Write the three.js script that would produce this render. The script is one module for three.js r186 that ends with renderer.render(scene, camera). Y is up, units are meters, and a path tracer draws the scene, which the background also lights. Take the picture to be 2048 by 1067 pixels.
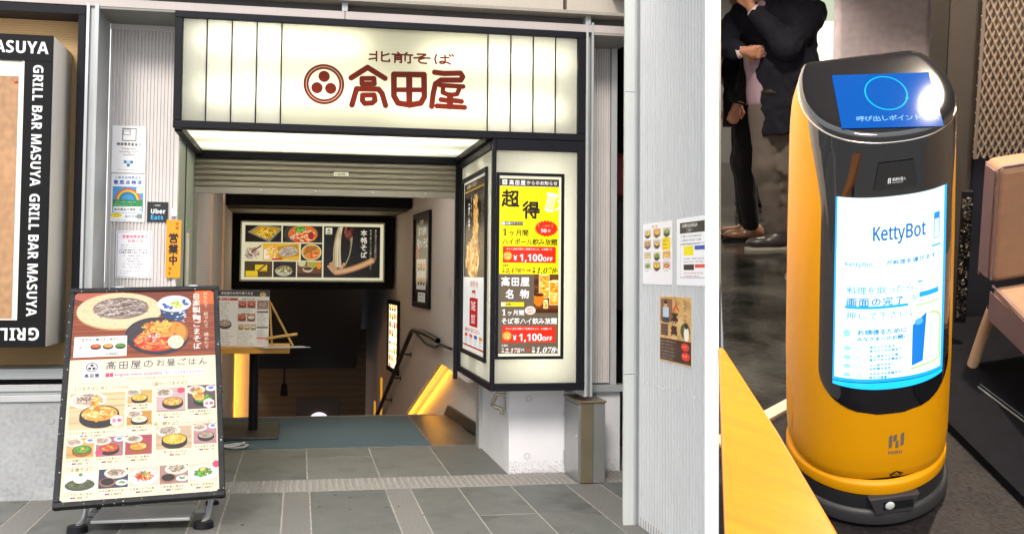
import * as THREE from 'three';
import { RoundedBoxGeometry } from 'three/addons/geometries/RoundedBoxGeometry.js';
import { mergeGeometries } from 'three/addons/utils/BufferGeometryUtils.js';
import { ImprovedNoise } from 'three/addons/math/ImprovedNoise.js';
import { RectAreaLightUniformsLib } from 'three/addons/lights/RectAreaLightUniformsLib.js';

// ------------------------------------------------------------------ camera, sky, sun, exposure
const scene = new THREE.Scene();
const camera = new THREE.PerspectiveCamera(2 * Math.atan(533.5 / 2150) * 180 / Math.PI, 2048 / 1067, 0.05, 400);
camera.position.set(0, 1.5, 8.014);
camera.rotation.set(Math.atan(98 / 2150), -11.15 * Math.PI / 180, 0.0085, 'YXZ');
camera.setViewOffset(2048, 1067, 0, 83.5, 2048, 1067);
scene.add(camera);
const renderer = new THREE.WebGLRenderer({ antialias: true });
renderer.toneMapping = THREE.LinearToneMapping;
renderer.toneMappingExposure = 2.3;
renderer.shadowMap.enabled = true;
RectAreaLightUniformsLib.init();
{ // overcast sky, a little brighter towards the zenith
  const W = 64, H = 32, d = new Float32Array(W * H * 4);
  for (let y = 0; y < H; y++) for (let x = 0; x < W; x++) {
    const el = Math.sin(((y + 0.5) / H - 0.5) * Math.PI), b = el > 0 ? 0.86 + 0.1 * el : 0.35;
    d.set([b * 0.98, b, b * 1.03, 1], (y * W + x) * 4);
  }
  const t = new THREE.DataTexture(d, W, H, THREE.RGBAFormat, THREE.FloatType);
  t.mapping = THREE.EquirectangularReflectionMapping; t.magFilter = THREE.LinearFilter; t.needsUpdate = true;
  scene.background = t; scene.environment = t;
}
const sun = new THREE.DirectionalLight(0xfff6ea, 1.3);
sun.position.set(-2.6, 5.6, 8); sun.castShadow = true; sun.shadow.radius = 30;
Object.assign(sun.shadow.camera, { left: -8, right: 8, top: 8, bottom: -8, far: 40 });
scene.add(sun, sun.target);

// ------------------------------------------------------------------ helpers
let rs = 12345;
const rnd = () => { rs = (rs * 1664525 + 1013904223) >>> 0; return rs / 4294967296; };
const rr = (a, b) => a + (b - a) * rnd();
const noise = new ImprovedNoise();
const fbm = (x, y, z = 0, o = 4) => { let s = 0, a = 0.5, f = 1; for (let i = 0; i < o; i++) { s += a * noise.noise(x * f, y * f, z * f + i * 7.3); a *= 0.5; f *= 2.03; } return s; };
const taken = new Map();
const numbered = (n) => { const k = taken.get(n) || 0; taken.set(n, k + 1); return k ? n + '_' + String(k).padStart(3, '0') : n; };
const lin = (r, g, b) => new THREE.Color().setRGB(r, g, b);
const M = (c, rough = 0.6, o = {}) => new THREE.MeshPhysicalMaterial({ color: Array.isArray(c) ? lin(...c) : c, roughness: rough, ...o });
function mesh(name, g, m, parent) {
  const geo = Array.isArray(g) ? mergeGeometries(g.map((q) => (q.index ? q.toNonIndexed() : q))) : g;
  const o = new THREE.Mesh(geo, m); o.castShadow = o.receiveShadow = true;
  o.name = parent ? name : numbered(name);
  (parent || scene).add(o); return o;
}
function tag(o, label, category, group) { o.userData.label = label; o.userData.category = category; if (group) o.userData.group = group; return o; }
function thing(name, label, category, pos = [0, 0, 0], group) {
  const o = new THREE.Group(); o.name = numbered(name); o.position.set(...pos); scene.add(o); return tag(o, label, category, group);
}
function struct(name, g, m) { const o = mesh(name, g, m); o.userData.kind = 'structure'; return o; }
const B = (x0, x1, y0, y1, z0, z1) => new THREE.BoxGeometry(x1 - x0, y1 - y0, z1 - z0).translate((x0 + x1) / 2, (y0 + y1) / 2, (z0 + z1) / 2);
const RB = (x0, x1, y0, y1, z0, z1, r = 0.004, s = 2) => new RoundedBoxGeometry(x1 - x0, y1 - y0, z1 - z0, s, Math.min(r, (x1 - x0) / 2.01, (y1 - y0) / 2.01, (z1 - z0) / 2.01)).translate((x0 + x1) / 2, (y0 + y1) / 2, (z0 + z1) / 2);
function uvm(g, s = 1, ox = 0, oy = 0) { // uv in metres, by the main direction of each face
  const q = g.index ? g.toNonIndexed() : g, p = q.attributes.position, n = q.attributes.normal, uv = new Float32Array(p.count * 2);
  for (let i = 0; i < p.count; i += 3) {
    const ax = Math.abs(n.getX(i) + n.getX(i + 1) + n.getX(i + 2)), ay = Math.abs(n.getY(i) + n.getY(i + 1) + n.getY(i + 2)), az = Math.abs(n.getZ(i) + n.getZ(i + 1) + n.getZ(i + 2));
    for (let k = i; k < i + 3; k++) {
      const [x, y, z] = [p.getX(k), p.getY(k), p.getZ(k)];
      const [u, v] = ay >= ax && ay >= az ? [x, -z] : ax >= az ? [z, y] : [x, y];
      uv[k * 2] = u / s + ox; uv[k * 2 + 1] = v / s + oy;
    }
  }
  return q.setAttribute('uv', new THREE.BufferAttribute(uv, 2));
}
function tube(pts, r, seg = 24, rad = 10, closed = false) {
  return new THREE.TubeGeometry(new THREE.CatmullRomCurve3(pts.map((p) => new THREE.Vector3(...p)), closed, 'catmullrom', 0.2), seg, r, rad, closed);
}
function rod(a, b, r, rad = 10, r2 = r) {
  const A = new THREE.Vector3(...a), Bv = new THREE.Vector3(...b), d = Bv.clone().sub(A);
  return new THREE.CylinderGeometry(r2, r, d.length(), rad).applyQuaternion(new THREE.Quaternion().setFromUnitVectors(new THREE.Vector3(0, 1, 0), d.clone().normalize())).translate(...A.add(Bv).multiplyScalar(0.5).toArray());
}
function prism(pts, depth, bevel = 0) { // polygon in x,y extruded along z from 0 to depth
  const s = new THREE.Shape(pts.map(([x, y]) => new THREE.Vector2(x, y)));
  return new THREE.ExtrudeGeometry(s, { depth: depth - 2 * bevel, bevelEnabled: bevel > 0, bevelThickness: bevel, bevelSize: bevel, bevelOffset: -bevel, bevelSegments: 2, steps: 1 }).translate(0, 0, bevel);
}
const slabY = (pts, y0, y1, bevel = 0) => prism(pts.map(([x, z]) => [x, -z]), y1 - y0, bevel).rotateX(-Math.PI / 2).translate(0, y0, 0); // polygon in x,z
const wallX = (pts, x0, x1) => prism(pts.map(([z, y]) => [-z, y]), x1 - x0).rotateY(Math.PI / 2).translate(x0, 0, 0); // polygon in z,y
function canvas(w, h) { const c = document.createElement('canvas'); c.width = w; c.height = h; return [c, c.getContext('2d')]; }
function ctex(c) { const t = new THREE.CanvasTexture(c); t.colorSpace = THREE.SRGBColorSpace; t.magFilter = THREE.LinearFilter; return t; }
function dtex(n, fn, srgb = false) { // grey or colour texture from fn(u, v)
  const d = new Uint8Array(n * n * 4);
  for (let y = 0; y < n; y++) for (let x = 0; x < n; x++) { const v = fn(x / n, y / n), a = Array.isArray(v) ? v : [v, v, v]; for (let c = 0; c < 3; c++) d[(y * n + x) * 4 + c] = Math.max(0, Math.min(255, a[c] * 255)); d[(y * n + x) * 4 + 3] = 255; }
  const t = new THREE.DataTexture(d, n, n); t.wrapS = t.wrapT = THREE.RepeatWrapping; t.magFilter = THREE.LinearFilter; t.generateMipmaps = true; if (srgb) t.colorSpace = THREE.SRGBColorSpace; t.needsUpdate = true; return t;
}
// noise that tiles: blend of shifted copies
const tile = (f) => (u, v) => { const a = f(u, v), b = f(u - 1, v), c = f(u, v - 1), d = f(u - 1, v - 1), mix = (i, j, k, l) => (i * (1 - u) + j * u) * (1 - v) + (k * (1 - u) + l * u) * v; return Array.isArray(a) ? a.map((q, n) => mix(q, b[n], c[n], d[n])) : mix(a, b, c, d); };
function rect(name, w, h, m, parent, pos, rot) { const o = mesh(name, new THREE.PlaneGeometry(w, h), m, parent); if (pos) o.position.set(...pos); if (rot) o.rotation.set(...rot); return o; }
function card(name, w, h, t, face, edge, parent) { // a thin sheet with print on its front
  const o = mesh(name, RB(-w / 2, w / 2, -h / 2, h / 2, -t, -0.0006, t * 0.3, 1), edge, parent);
  const f = mesh('print', new THREE.PlaneGeometry(w - t * 0.6, h - t * 0.6), face, o); return o;
}
function area(w, h, color, intensity, pos, look) { const l = new THREE.RectAreaLight(color, intensity, w, h); l.position.set(...pos); l.lookAt(...look); scene.add(l); return l; }

// ------------------------------------------------------------------ lettering: strokes on a 100 x 100 grid, '~' marks a curved stroke
const GL = {
北: '10 35 38 35;38 8 38 90;8 78 38 66;60 8 60 84 66 90 92 90 92 74;90 24 60 44', 前: '30 6 36 18;70 6 62 18;6 24 94 24;18 36 18 94;18 36 46 36 46 92 40 92;18 52 46 52;18 68 46 68;62 38 62 76;84 34 84 92 74 92',
そ: '~26 12 70 12 30 44;~10 46 50 42 92 42;~66 42 34 62 44 86 74 90', ば: '~20 12 14 50 20 90;~40 34 78 32;~60 12 60 70 50 86 36 80 44 68 70 76 84 88;80 6 86 18;92 4 98 16', は: '~20 12 14 50 20 90;~40 34 86 32;~64 12 64 70 54 86 38 80 46 68 74 76 90 88',
高: '50 4 50 16;8 18 92 18;30 28 70 28 70 44 30 44 30 28;14 54 14 94;14 54 86 54 86 92 76 92;34 66 66 66 66 84 34 84 34 66', 田: '16 14 84 14 84 90 16 90 16 14;50 14 50 90;16 52 84 52',
屋: '18 10 86 10 86 28 18 28;18 10 18 60 6 94;28 40 90 40;52 40 36 56 78 54;68 48 82 60;34 70 86 70;58 58 58 92;24 92 94 92', の: '~56 16 48 60 30 82 14 62 24 28 56 14 86 36 84 66 56 88', お: '~12 30 58 28;~34 8 34 80 24 86 14 74 30 56 66 46 86 62 78 84 58 86;~72 16 88 30',
昼: '20 8 80 8 80 44;20 26 80 26;20 8 18 40 6 56;22 42 80 42;80 42 94 56;26 54 74 54 74 80 26 80 26 54;26 66 74 66;8 93 92 93', ご: '~22 20 76 20 66 30;~18 58 22 84 82 84;80 6 86 18;91 4 97 16', ん: '~52 8 12 90 40 52 58 60 62 88 92 66',
自: '46 4 38 16;20 16 80 16 80 94 20 94 20 16;20 42 80 42;20 68 80 68', 家: '50 2 50 12;10 26 10 14 90 14 90 26;24 32 78 32;52 32 10 56;36 46 60 66 58 92 46 92;48 56 10 78;56 68 10 94;86 44 64 58;62 56 92 88',
製: '16 6 10 20;8 14 50 14;4 28 54 28;30 4 30 50;12 50 12 36 50 36 50 48;66 10 66 38;88 4 88 50 80 50;50 52 50 62;6 62 94 62;46 62 8 84;30 76 30 94 52 88;50 66 92 94;84 68 64 78', 麺: '6 14 50 14;28 4 28 30;4 30 52 30;28 30 8 52;28 34 48 52;26 52 14 70;10 58 44 58 10 96;20 70 96 96;56 30 96 30;76 30 72 42;58 42 94 42 94 84 58 84 58 42;70 42 70 84;82 42 82 84',
ま: '~20 22 80 22;~22 42 78 42;~50 6 50 74 36 88 22 78 36 68 60 74 82 88', 打: '4 26 44 26;26 6 26 90 16 90;4 64 44 54;48 18 96 18;74 18 74 92 60 90', ち: '~14 24 80 22;~44 6 22 56 50 44 80 54 78 78 36 90', た: '~10 24 58 24;~36 6 14 90;~54 44 88 42;~50 68 56 84 92 84', て: '~12 20 88 16 50 36 44 68 78 88', で: '~12 20 88 16 50 36 44 68 78 88;72 44 80 56;84 40 92 52',
茹: '6 16 94 16;32 4 32 28;68 4 68 28;30 32 14 70 46 92;44 44 10 94;6 46 50 46;60 44 92 44 92 86 60 86 60 44', 締: '24 4 10 24 26 30;36 14 8 48;8 48 42 46;26 48 26 94;10 60 6 80;38 60 44 76;72 2 72 14;50 14 96 14;62 18 66 28;84 18 80 28;48 44 48 34 96 34 96 44;56 86 56 52 90 52 90 84;73 44 73 96',
め: '~24 20 44 80;~66 12 50 60 22 82 12 62 40 32 74 32 90 56 80 80 56 88', と: '~30 10 42 44;~80 28 34 50 18 74 36 90 84 86', 選: '8 10 20 22;4 40 20 40 20 76 6 90;20 78 40 90 96 92;36 10 56 10 56 24 36 24 36 34 60 34;68 10 88 10 88 24 68 24 68 34 92 34;48 38 48 64;76 38 76 64;34 48 92 48;28 64 96 64;50 70 36 82;76 70 88 82',
べ: '~6 62 34 30 94 78;66 22 74 34;80 16 88 28', る: '~26 12 72 12 22 60 60 42 84 62 72 86 44 88 42 74 58 76', 小: '50 6 50 92 38 88;26 34 10 66;72 32 92 64', 丼: '8 30 92 30;8 60 92 60;34 8 34 60 20 94;68 8 68 94;48 38 56 50', セ: '~8 40 90 28 70 52;36 10 36 80 44 88 86 88', ッ: '20 38 28 56;46 34 52 52;~84 34 74 70 40 90', ト: '36 6 36 94;38 36 78 58',
温: '10 10 22 20;6 34 18 44;22 58 6 92;36 8 84 8 84 48 36 48 36 8;36 28 84 28;30 92 30 60 90 60 90 92;50 60 50 92;70 60 70 92;22 92 98 92', か: '~10 32 60 30 56 80 42 86;~38 8 30 50 12 88;~76 24 94 54', が: '~10 32 60 30 56 80 42 86;~38 8 30 50 12 88;~72 28 90 56;78 6 84 18;90 2 96 14', い: '~16 20 18 70 34 84 42 68;~74 28 88 64',
追: '8 10 20 22;4 40 20 40 20 76 6 90;20 78 40 90 96 92;62 4 54 16;42 16 82 16 82 38 42 38;42 16 42 78;42 52 84 52 84 76 42 76', 鰹: '24 4 8 26;20 12 42 12 34 26;10 28 44 28 44 66 10 66 10 28;27 28 27 66;10 46 44 46;6 78 2 92;20 76 20 90;32 76 36 90;44 74 52 88;54 10 74 10 74 44 54 44 54 10;54 27 74 27;80 10 96 10 80 44;82 22 96 44;60 62 96 62;77 48 77 90;54 90 98 90',
定: '50 2 50 12;10 28 10 14 90 14 90 28;26 36 76 36;50 36 50 88;50 60 80 60;28 54 26 76 8 94;26 74 50 90 94 92', 番: '80 6 20 14;26 20 34 32;72 18 64 32;8 36 92 36;50 10 50 54;48 38 8 60;52 38 92 60;22 58 78 58 78 94 22 94 22 58;50 58 50 94;22 76 78 76',
名: '44 4 12 44;38 16 78 16 60 52 10 80;34 34 50 46;36 58 82 58 82 94 36 94 36 58', 物: '20 10 8 40;14 26 44 26;28 6 28 94;4 62 46 52;58 6 42 46;54 24 94 24 88 90 76 90;68 26 46 70;82 26 52 90', ら: '~40 8 62 20;~30 30 24 62 60 48 82 64 74 84 40 92', 知: '22 4 8 34;16 20 50 20;4 44 54 44;30 20 30 50 6 92;32 56 50 84;62 22 92 22 92 84 62 84 62 22', せ: '~6 40 94 34;~70 10 72 62 58 62;~30 14 30 76 44 88 84 86',
超: '10 16 48 16;28 4 28 46;4 34 52 34;28 46 28 84;28 62 48 62;14 54 4 92;12 78 40 92 98 92;56 10 92 10 90 40 80 42;72 10 54 46;62 52 90 52 90 80 62 80 62 52', 得: '28 4 6 26;34 24 6 52;22 42 22 96;46 8 86 8 86 38 46 38 46 8;46 22 86 22;36 48 96 48;34 62 96 62;76 48 76 94 62 92;48 70 58 82',
話: '20 4 28 12;4 20 46 20;10 34 40 34;10 48 40 48;10 62 40 62 40 90 10 90 10 62;88 8 54 16;48 36 98 36;74 14 74 58;56 58 92 58 92 92 56 92 56 58', 題: '12 6 44 6 44 36 12 36 12 6;12 21 44 21;4 46 52 46;30 46 30 84;30 64 46 64;18 56 4 92;16 78 40 92 98 92;52 8 98 8;74 8 70 20;58 20 92 20 92 66 58 66 58 20;58 35 92 35;58 50 92 50;66 70 54 82;82 70 94 82',
サ: '4 32 96 32;28 8 28 60;~70 8 70 54 34 92', ブ: '~12 20 78 20 66 62 28 90;82 4 88 14;92 0 98 10', フ: '~14 18 86 18 72 62 30 92', ス: '~16 16 76 16 52 60 10 88;58 56 90 88', ク: '~38 6 12 48;~34 22 84 22 72 64 28 94', ヶ: '~36 30 16 60;34 44 86 44;~62 44 58 76 32 94', 月: '26 8 26 60 10 94;26 8 80 8 80 92 66 92;26 34 80 34;26 58 80 58',
間: '8 6 42 6 42 40 8 40;8 6 8 94;8 22 42 22;58 6 92 6 92 92 80 92;58 6 58 40 92 40;58 22 92 22;32 50 68 50 68 84 32 84 32 50;32 66 68 66', ハ: '~38 24 30 60 8 86;~60 18 76 50 94 84', イ: '~82 6 54 38 10 60;56 38 56 94', ボ: '8 32 92 32;50 6 50 90 38 86;28 52 12 76;70 52 88 74;74 6 80 18;88 4 94 16', ポ: '8 32 86 32;48 6 48 90 36 86;26 52 10 76;68 52 86 74;~80 10 88 4 96 10 88 18 80 10', ー: '8 50 92 50', ル: '~30 16 28 58 6 90;~58 12 58 84 94 52',
飲: '26 4 4 34;26 6 48 28;26 18 26 28;12 32 40 32 40 62 12 62 12 32;12 47 40 47;12 62 12 90 34 82;34 70 46 88;66 4 50 38;60 20 94 20 88 38;74 30 70 56 48 94;72 52 96 94', み: '~18 18 56 18 16 80 8 60 50 56 92 70;~76 40 70 72 50 92', 放: '24 4 30 16;4 20 54 20;28 20 24 60 6 92;26 44 48 44 44 90 32 90;68 4 54 42;64 24 96 24;86 26 76 60 50 94;60 40 74 70 96 94',
茶: '6 14 94 14;32 4 32 26;68 4 68 26;50 24 8 54;50 24 92 54;18 62 82 62;50 44 50 96;32 70 18 88;68 70 82 88', 円: '14 10 14 94;14 10 86 10 86 92 74 92;50 10 50 50;14 50 86 50', 本: '6 28 94 28;50 4 50 96;48 28 8 74;52 28 92 74;30 72 70 72', 格: '4 28 44 28;24 4 24 96;24 30 4 64;26 36 42 54;66 4 48 36;62 16 90 16 72 44 46 62;58 28 96 58;58 64 90 64 90 92 58 92 58 64',
喫: '8 20 8 76;8 20 30 20 30 70 8 70;36 18 66 18;50 6 50 46;38 32 64 32;34 46 68 44;70 14 96 14 92 46 82 46;82 14 72 48;34 62 98 62;66 50 62 66 34 94;66 64 96 94', 煙: '18 6 16 60 4 92;6 26 10 44;34 22 26 42;20 60 34 82;40 10 98 10;58 10 58 30;78 10 78 30;44 24 92 24 92 46 44 46 44 24;42 66 94 66;68 48 68 90;36 90 98 90',
専: '12 12 88 12;50 2 50 56;22 22 78 22 78 50 22 50 22 22;22 36 78 36;6 62 94 62;70 56 70 94 54 92;26 72 38 84', 用: '20 10 20 60 8 94;20 10 84 10 84 92 72 92;20 36 84 36;20 60 84 60;52 10 52 92', 室: '50 2 50 12;10 26 10 14 90 14 90 26;20 34 80 34;48 34 28 54 74 52;64 44 80 58;22 70 78 70;50 58 50 92;8 92 92 92', あ: '~14 22 80 20;~42 6 40 60 50 84;~66 38 50 74 22 86 16 66 50 44 84 60 76 84 56 90', り: '~30 12 26 50 32 56;~68 10 72 56 44 92',
徹: '22 4 4 26;26 24 4 50;18 40 18 96;30 14 60 14;45 4 36 36 58 34;34 46 56 46 56 92;34 46 34 94;34 60 56 60;34 74 56 74;72 4 62 34;70 20 98 20;90 22 80 64 60 94;68 40 80 70 98 94', 底: '52 2 52 12;14 14 94 14;14 14 14 60 4 94;84 26 30 32;32 32 32 80 52 74;30 50 92 50;62 30 70 66 92 88 96 72;28 92 66 92', 点: '50 4 50 36;50 18 86 18;20 36 80 36 80 64 20 64 20 36;14 76 8 94;36 76 40 92;60 76 66 92;82 74 94 92',
検: '4 28 42 28;22 4 22 96;22 30 4 64;24 36 40 54;70 4 44 36;70 4 98 34;56 34 86 34;50 46 92 46 92 64 50 64 50 46;71 34 71 64 46 94;72 66 96 94', 済: '10 10 22 20;6 34 18 44;22 58 6 92;64 2 64 12;32 14 96 14;46 18 84 42;82 18 36 44;46 46 44 76 32 96;80 46 80 96;46 60 80 60;46 74 80 74', 品: '32 8 68 8 68 40 32 40 32 8;8 54 42 54 42 92 8 92 8 54;58 54 92 54 92 92 58 92 58 54', 川: '20 10 20 50 8 92;50 14 50 84;80 8 80 94',
港: '10 10 22 20;6 34 18 44;22 58 6 92;48 4 48 34;76 4 76 34;32 18 94 18;28 36 98 36;46 36 28 62;76 36 98 60;46 52 78 52 78 66 46 66;46 52 46 92 86 92 88 80', 南: '8 18 92 18;50 4 50 32;14 34 14 94;14 34 86 34 86 92 76 92;36 40 42 50;64 40 58 50;28 54 72 54;26 70 74 70;50 54 50 92', 口: '18 18 82 18 82 86 18 86 18 18', 店: '52 2 52 12;14 14 94 14;14 14 14 60 4 94;56 22 56 56;56 36 88 36;34 56 82 56 82 92 34 92 34 56',
時: '8 14 38 14 38 80 8 80 8 14;8 46 38 46;48 18 92 18;70 4 70 36;42 36 98 36;44 56 96 56;80 40 80 94 66 92;52 66 60 80', 変: '50 2 50 12;8 16 92 16;38 16 36 40 24 50;62 16 62 48;22 26 8 42;76 26 92 42;44 50 14 76;38 60 78 60 54 84 10 96;36 68 90 96', 更: '8 12 92 12;20 26 80 26 80 60 20 60 20 26;20 43 80 43;50 12 48 66 10 96;24 68 50 84 94 94',
営: '20 4 28 16;48 2 52 14;80 4 70 16;8 34 8 20 92 20 92 34;30 32 70 32 70 52 30 52 30 32;20 62 80 62 80 94 20 94 20 62;50 52 46 62', 業: '36 2 36 22;62 2 62 22;16 8 24 20;84 6 76 20;6 24 94 24;28 28 34 38;70 28 64 38;14 40 86 40;18 54 82 54;6 68 94 68;50 40 50 98;46 70 10 94;54 70 90 94', 中: '16 24 84 24 84 60 16 60 16 24;50 4 50 98', す: '~8 24 92 22;~54 6 54 58 38 64 34 48 50 42 58 62 36 94', 只: '20 10 80 10 80 54 20 54 20 10;36 64 12 94;64 64 90 92', 今: '50 4 6 46;50 4 94 46;30 42 66 42;20 58 78 58 54 96',
タ: '~40 6 12 50;~36 22 84 22 70 66 24 96;36 46 62 64', 人: '~50 6 46 50 8 94;~52 30 64 66 94 94', 募: '6 12 94 12;32 2 32 22;68 2 68 22;24 26 76 26 76 48 24 48 24 26;24 37 76 37;6 58 94 58;44 48 8 78;58 58 92 76;30 72 72 72 68 96 58 96;50 62 26 98', 集: '30 2 8 34;20 20 20 58;54 2 46 16;20 16 88 16;20 30 84 30;20 44 84 44;20 58 90 58;52 16 52 58;6 70 94 70;50 58 50 98;46 72 10 94;54 72 90 94',
客: '50 2 50 12;10 28 10 14 90 14 90 28;40 22 14 50;36 32 74 32 50 56 6 72;34 42 94 70;30 70 70 70 70 94 30 94 30 70', 様: '4 28 40 28;22 4 22 96;22 30 4 64;24 36 38 52;54 4 60 14;82 4 76 14;46 18 94 18;50 30 90 30;42 42 98 42;70 18 70 94 60 92;48 54 56 64;62 66 44 86;90 52 76 64;74 58 96 86', 各: '42 4 12 44;36 18 76 18 48 50 6 66;34 30 94 64;28 66 74 66 74 94 28 94 28 66', 位: '28 4 6 44;20 30 20 96;64 6 64 22;36 26 94 26;46 38 54 76;84 36 72 84;32 90 98 90',
呼: '8 20 8 76;8 20 32 20 32 70 8 70;90 8 46 16;48 24 54 40;88 22 80 40;40 52 98 52;70 16 70 92 56 90', び: '~10 26 34 22 14 66 40 88 62 62 60 24 84 56;78 10 84 22;90 6 96 18', 出: '50 4 50 92;20 18 20 46 80 46;80 18 80 46;12 56 12 92 88 92;88 56 88 92', し: '~30 8 28 72 46 88 84 66', ン: '14 20 40 34;~86 26 62 70 14 88',
料: '10 14 16 34;48 12 40 34;4 42 54 42;30 4 30 96;28 44 6 78;32 46 52 70;62 16 74 26;58 40 70 50;54 72 98 62;84 4 84 96', 理: '6 14 42 14;8 44 40 44;24 14 24 78;4 82 44 74;50 10 92 10 92 50 50 50 50 10;50 30 92 30;71 10 71 92;50 70 94 70;42 92 98 92', を: '~14 22 76 20;~46 6 22 56 50 42 60 66;~86 38 40 66 40 88 80 88', 運: '8 10 20 22;4 40 20 40 20 76 6 90;20 78 40 90 96 92;34 20 34 8 94 8 94 20;38 24 90 24;42 34 86 34 86 58 42 58 42 34;42 46 86 46;64 16 64 82;32 70 96 70',
取: '4 12 52 12;14 12 14 82;42 12 42 94;14 34 42 34;14 56 42 56;2 84 54 74;56 22 92 22 78 60 52 94;60 30 74 66 98 94', っ: '~26 50 66 44 84 60 74 80 46 88', 画: '6 10 94 10;50 10 50 78;28 26 72 26 72 78 28 78 28 26;28 52 72 52;10 30 10 92 90 92;90 30 90 92', 面: '6 10 94 10;48 10 42 28;12 28 88 28 88 94 12 94 12 28;36 28 36 94;64 28 64 94;36 50 64 50;36 70 64 70',
完: '50 2 50 12;10 28 10 14 90 14 90 28;28 38 72 38;10 56 90 56;38 56 34 80 8 94;62 56 62 86 70 92 92 92 92 78', 了: '14 14 82 14 52 40;52 40 52 92 38 88', 押: '4 26 38 26;22 4 22 92 12 90;2 64 38 54;46 14 92 14 92 64 46 64 46 14;46 39 92 39;69 14 69 96', 下: '6 14 94 14;48 14 48 96;50 36 80 58', さ: '~14 30 84 26;~42 6 70 58;~24 60 28 86 76 88', '。': '~12 80 22 70 30 80 22 92 12 80', '、': '~12 76 28 92', '・': '48 46 52 50',
頑: '6 14 46 14;2 34 50 34;18 34 16 70 2 94;34 34 34 84 40 90 52 88;54 8 98 8;76 8 72 22;60 22 94 22 94 72 60 72 60 22;60 38 94 38;60 55 94 55;68 76 54 94;84 76 98 94', 張: '6 10 36 10 36 34 8 34 6 60 36 60 32 92 20 92;54 6 54 48;54 8 92 8;54 20 88 20;54 33 88 33;44 48 98 48;56 48 56 88 72 80;70 52 96 92;92 54 78 68', に: '~18 10 14 50 20 90;~46 26 86 24;~44 66 54 84 90 82', な: '~10 26 50 24;~32 8 10 60;~64 26 84 40;~62 44 64 72 50 86 38 76 54 70 84 88', へ: '~6 62 34 30 94 78',
願: '8 8 52 8;10 8 10 56 2 94;18 24 46 24 46 52 18 52 18 24;18 38 46 38;32 52 32 94;20 64 10 80;44 62 52 78;56 8 98 8;62 22 94 22 94 72 62 72 62 22;62 38 94 38;62 55 94 55;68 76 56 94;84 76 98 94', 額: '26 2 26 10;6 22 6 12 50 12 50 22;24 18 8 44;20 26 42 26 6 62;20 34 52 60;14 62 42 62 42 92 14 92 14 62;56 8 98 8;62 22 94 22 94 72 62 72 62 22;62 38 94 38;62 55 94 55;68 76 56 94;84 76 98 94',
持: '4 26 38 26;22 4 22 92 12 90;2 64 38 54;48 18 94 18;70 4 70 36;42 36 98 36;44 56 96 56;82 40 82 94 68 92;52 66 60 80', 帰: '10 12 10 54;28 4 28 60 12 96;44 8 90 8 90 38 44 38;44 23 90 23;40 56 40 46 96 46 96 56;48 90 48 62 88 62 88 86 80 88;68 46 68 98', 弁: '44 4 22 38 76 34;62 18 86 44;6 58 94 58;32 46 30 66 12 94;66 46 66 96', 当: '50 4 50 36;22 12 32 30;80 10 68 30;16 40 82 40 82 92 14 92;16 66 82 66', 天: '14 14 86 14;8 44 92 44;50 14 44 60 8 94;52 48 92 94', 分: '40 6 8 48;60 6 94 46;24 48 76 48 70 90 58 90;46 48 18 94',
普: '30 4 36 16;70 4 64 16;10 18 90 18;38 18 38 46;62 18 62 46;18 26 24 40;82 26 74 40;4 46 96 46;24 56 76 56 76 94 24 94 24 56;24 74 76 74', 渡: '10 10 22 20;6 34 18 44;22 58 6 92;62 2 62 12;34 14 96 14;34 14 32 60 22 94;44 30 94 30;54 22 54 48 82 48;82 22 82 48;46 58 84 58 64 82 38 96;54 66 92 94', 机: '4 28 44 28;24 4 24 96;24 30 4 64;26 36 42 54;54 14 54 60 44 94;54 14 82 14 82 84 88 90 98 88', 器: '10 6 38 6 38 30 10 30 10 6;60 6 88 6 88 30 60 30 60 6;4 48 96 48;50 36 8 68;52 48 94 68;14 68 40 68 40 94 14 94 14 68;60 68 86 68 86 94 60 94 60 68',
'【': '90 4 60 4 60 96 90 96', '】': '10 4 40 4 40 96 10 96',
};
const strokes = {};
for (const k in GL) strokes[k] = GL[k].split(';').map((s) => { const curved = s[0] === '~', n = s.replace('~', '').split(' ').map(Number), p = []; for (let i = 0; i < n.length; i += 2) p.push([n[i], n[i + 1]]); return { curved, p }; });
function glyph(g, ch, x, y, sx, sy, lw) {
  g.lineWidth = lw; g.lineCap = 'round'; g.lineJoin = 'round';
  for (const { curved, p } of strokes[ch]) {
    g.beginPath();
    const q = p.map(([a, b]) => [x + a * sx / 100, y + b * sy / 100]);
    g.moveTo(...q[0]);
    if (!curved || q.length < 3) for (const r of q.slice(1)) g.lineTo(...r);
    else for (let i = 0; i < q.length - 1; i++) {
      const a = q[Math.max(0, i - 1)], b = q[i], c = q[i + 1], d = q[Math.min(q.length - 1, i + 2)];
      g.bezierCurveTo(b[0] + (c[0] - a[0]) / 6, b[1] + (c[1] - a[1]) / 6, c[0] - (d[0] - b[0]) / 6, c[1] - (d[1] - b[1]) / 6, c[0], c[1]);
    }
    g.stroke();
  }
}
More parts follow.
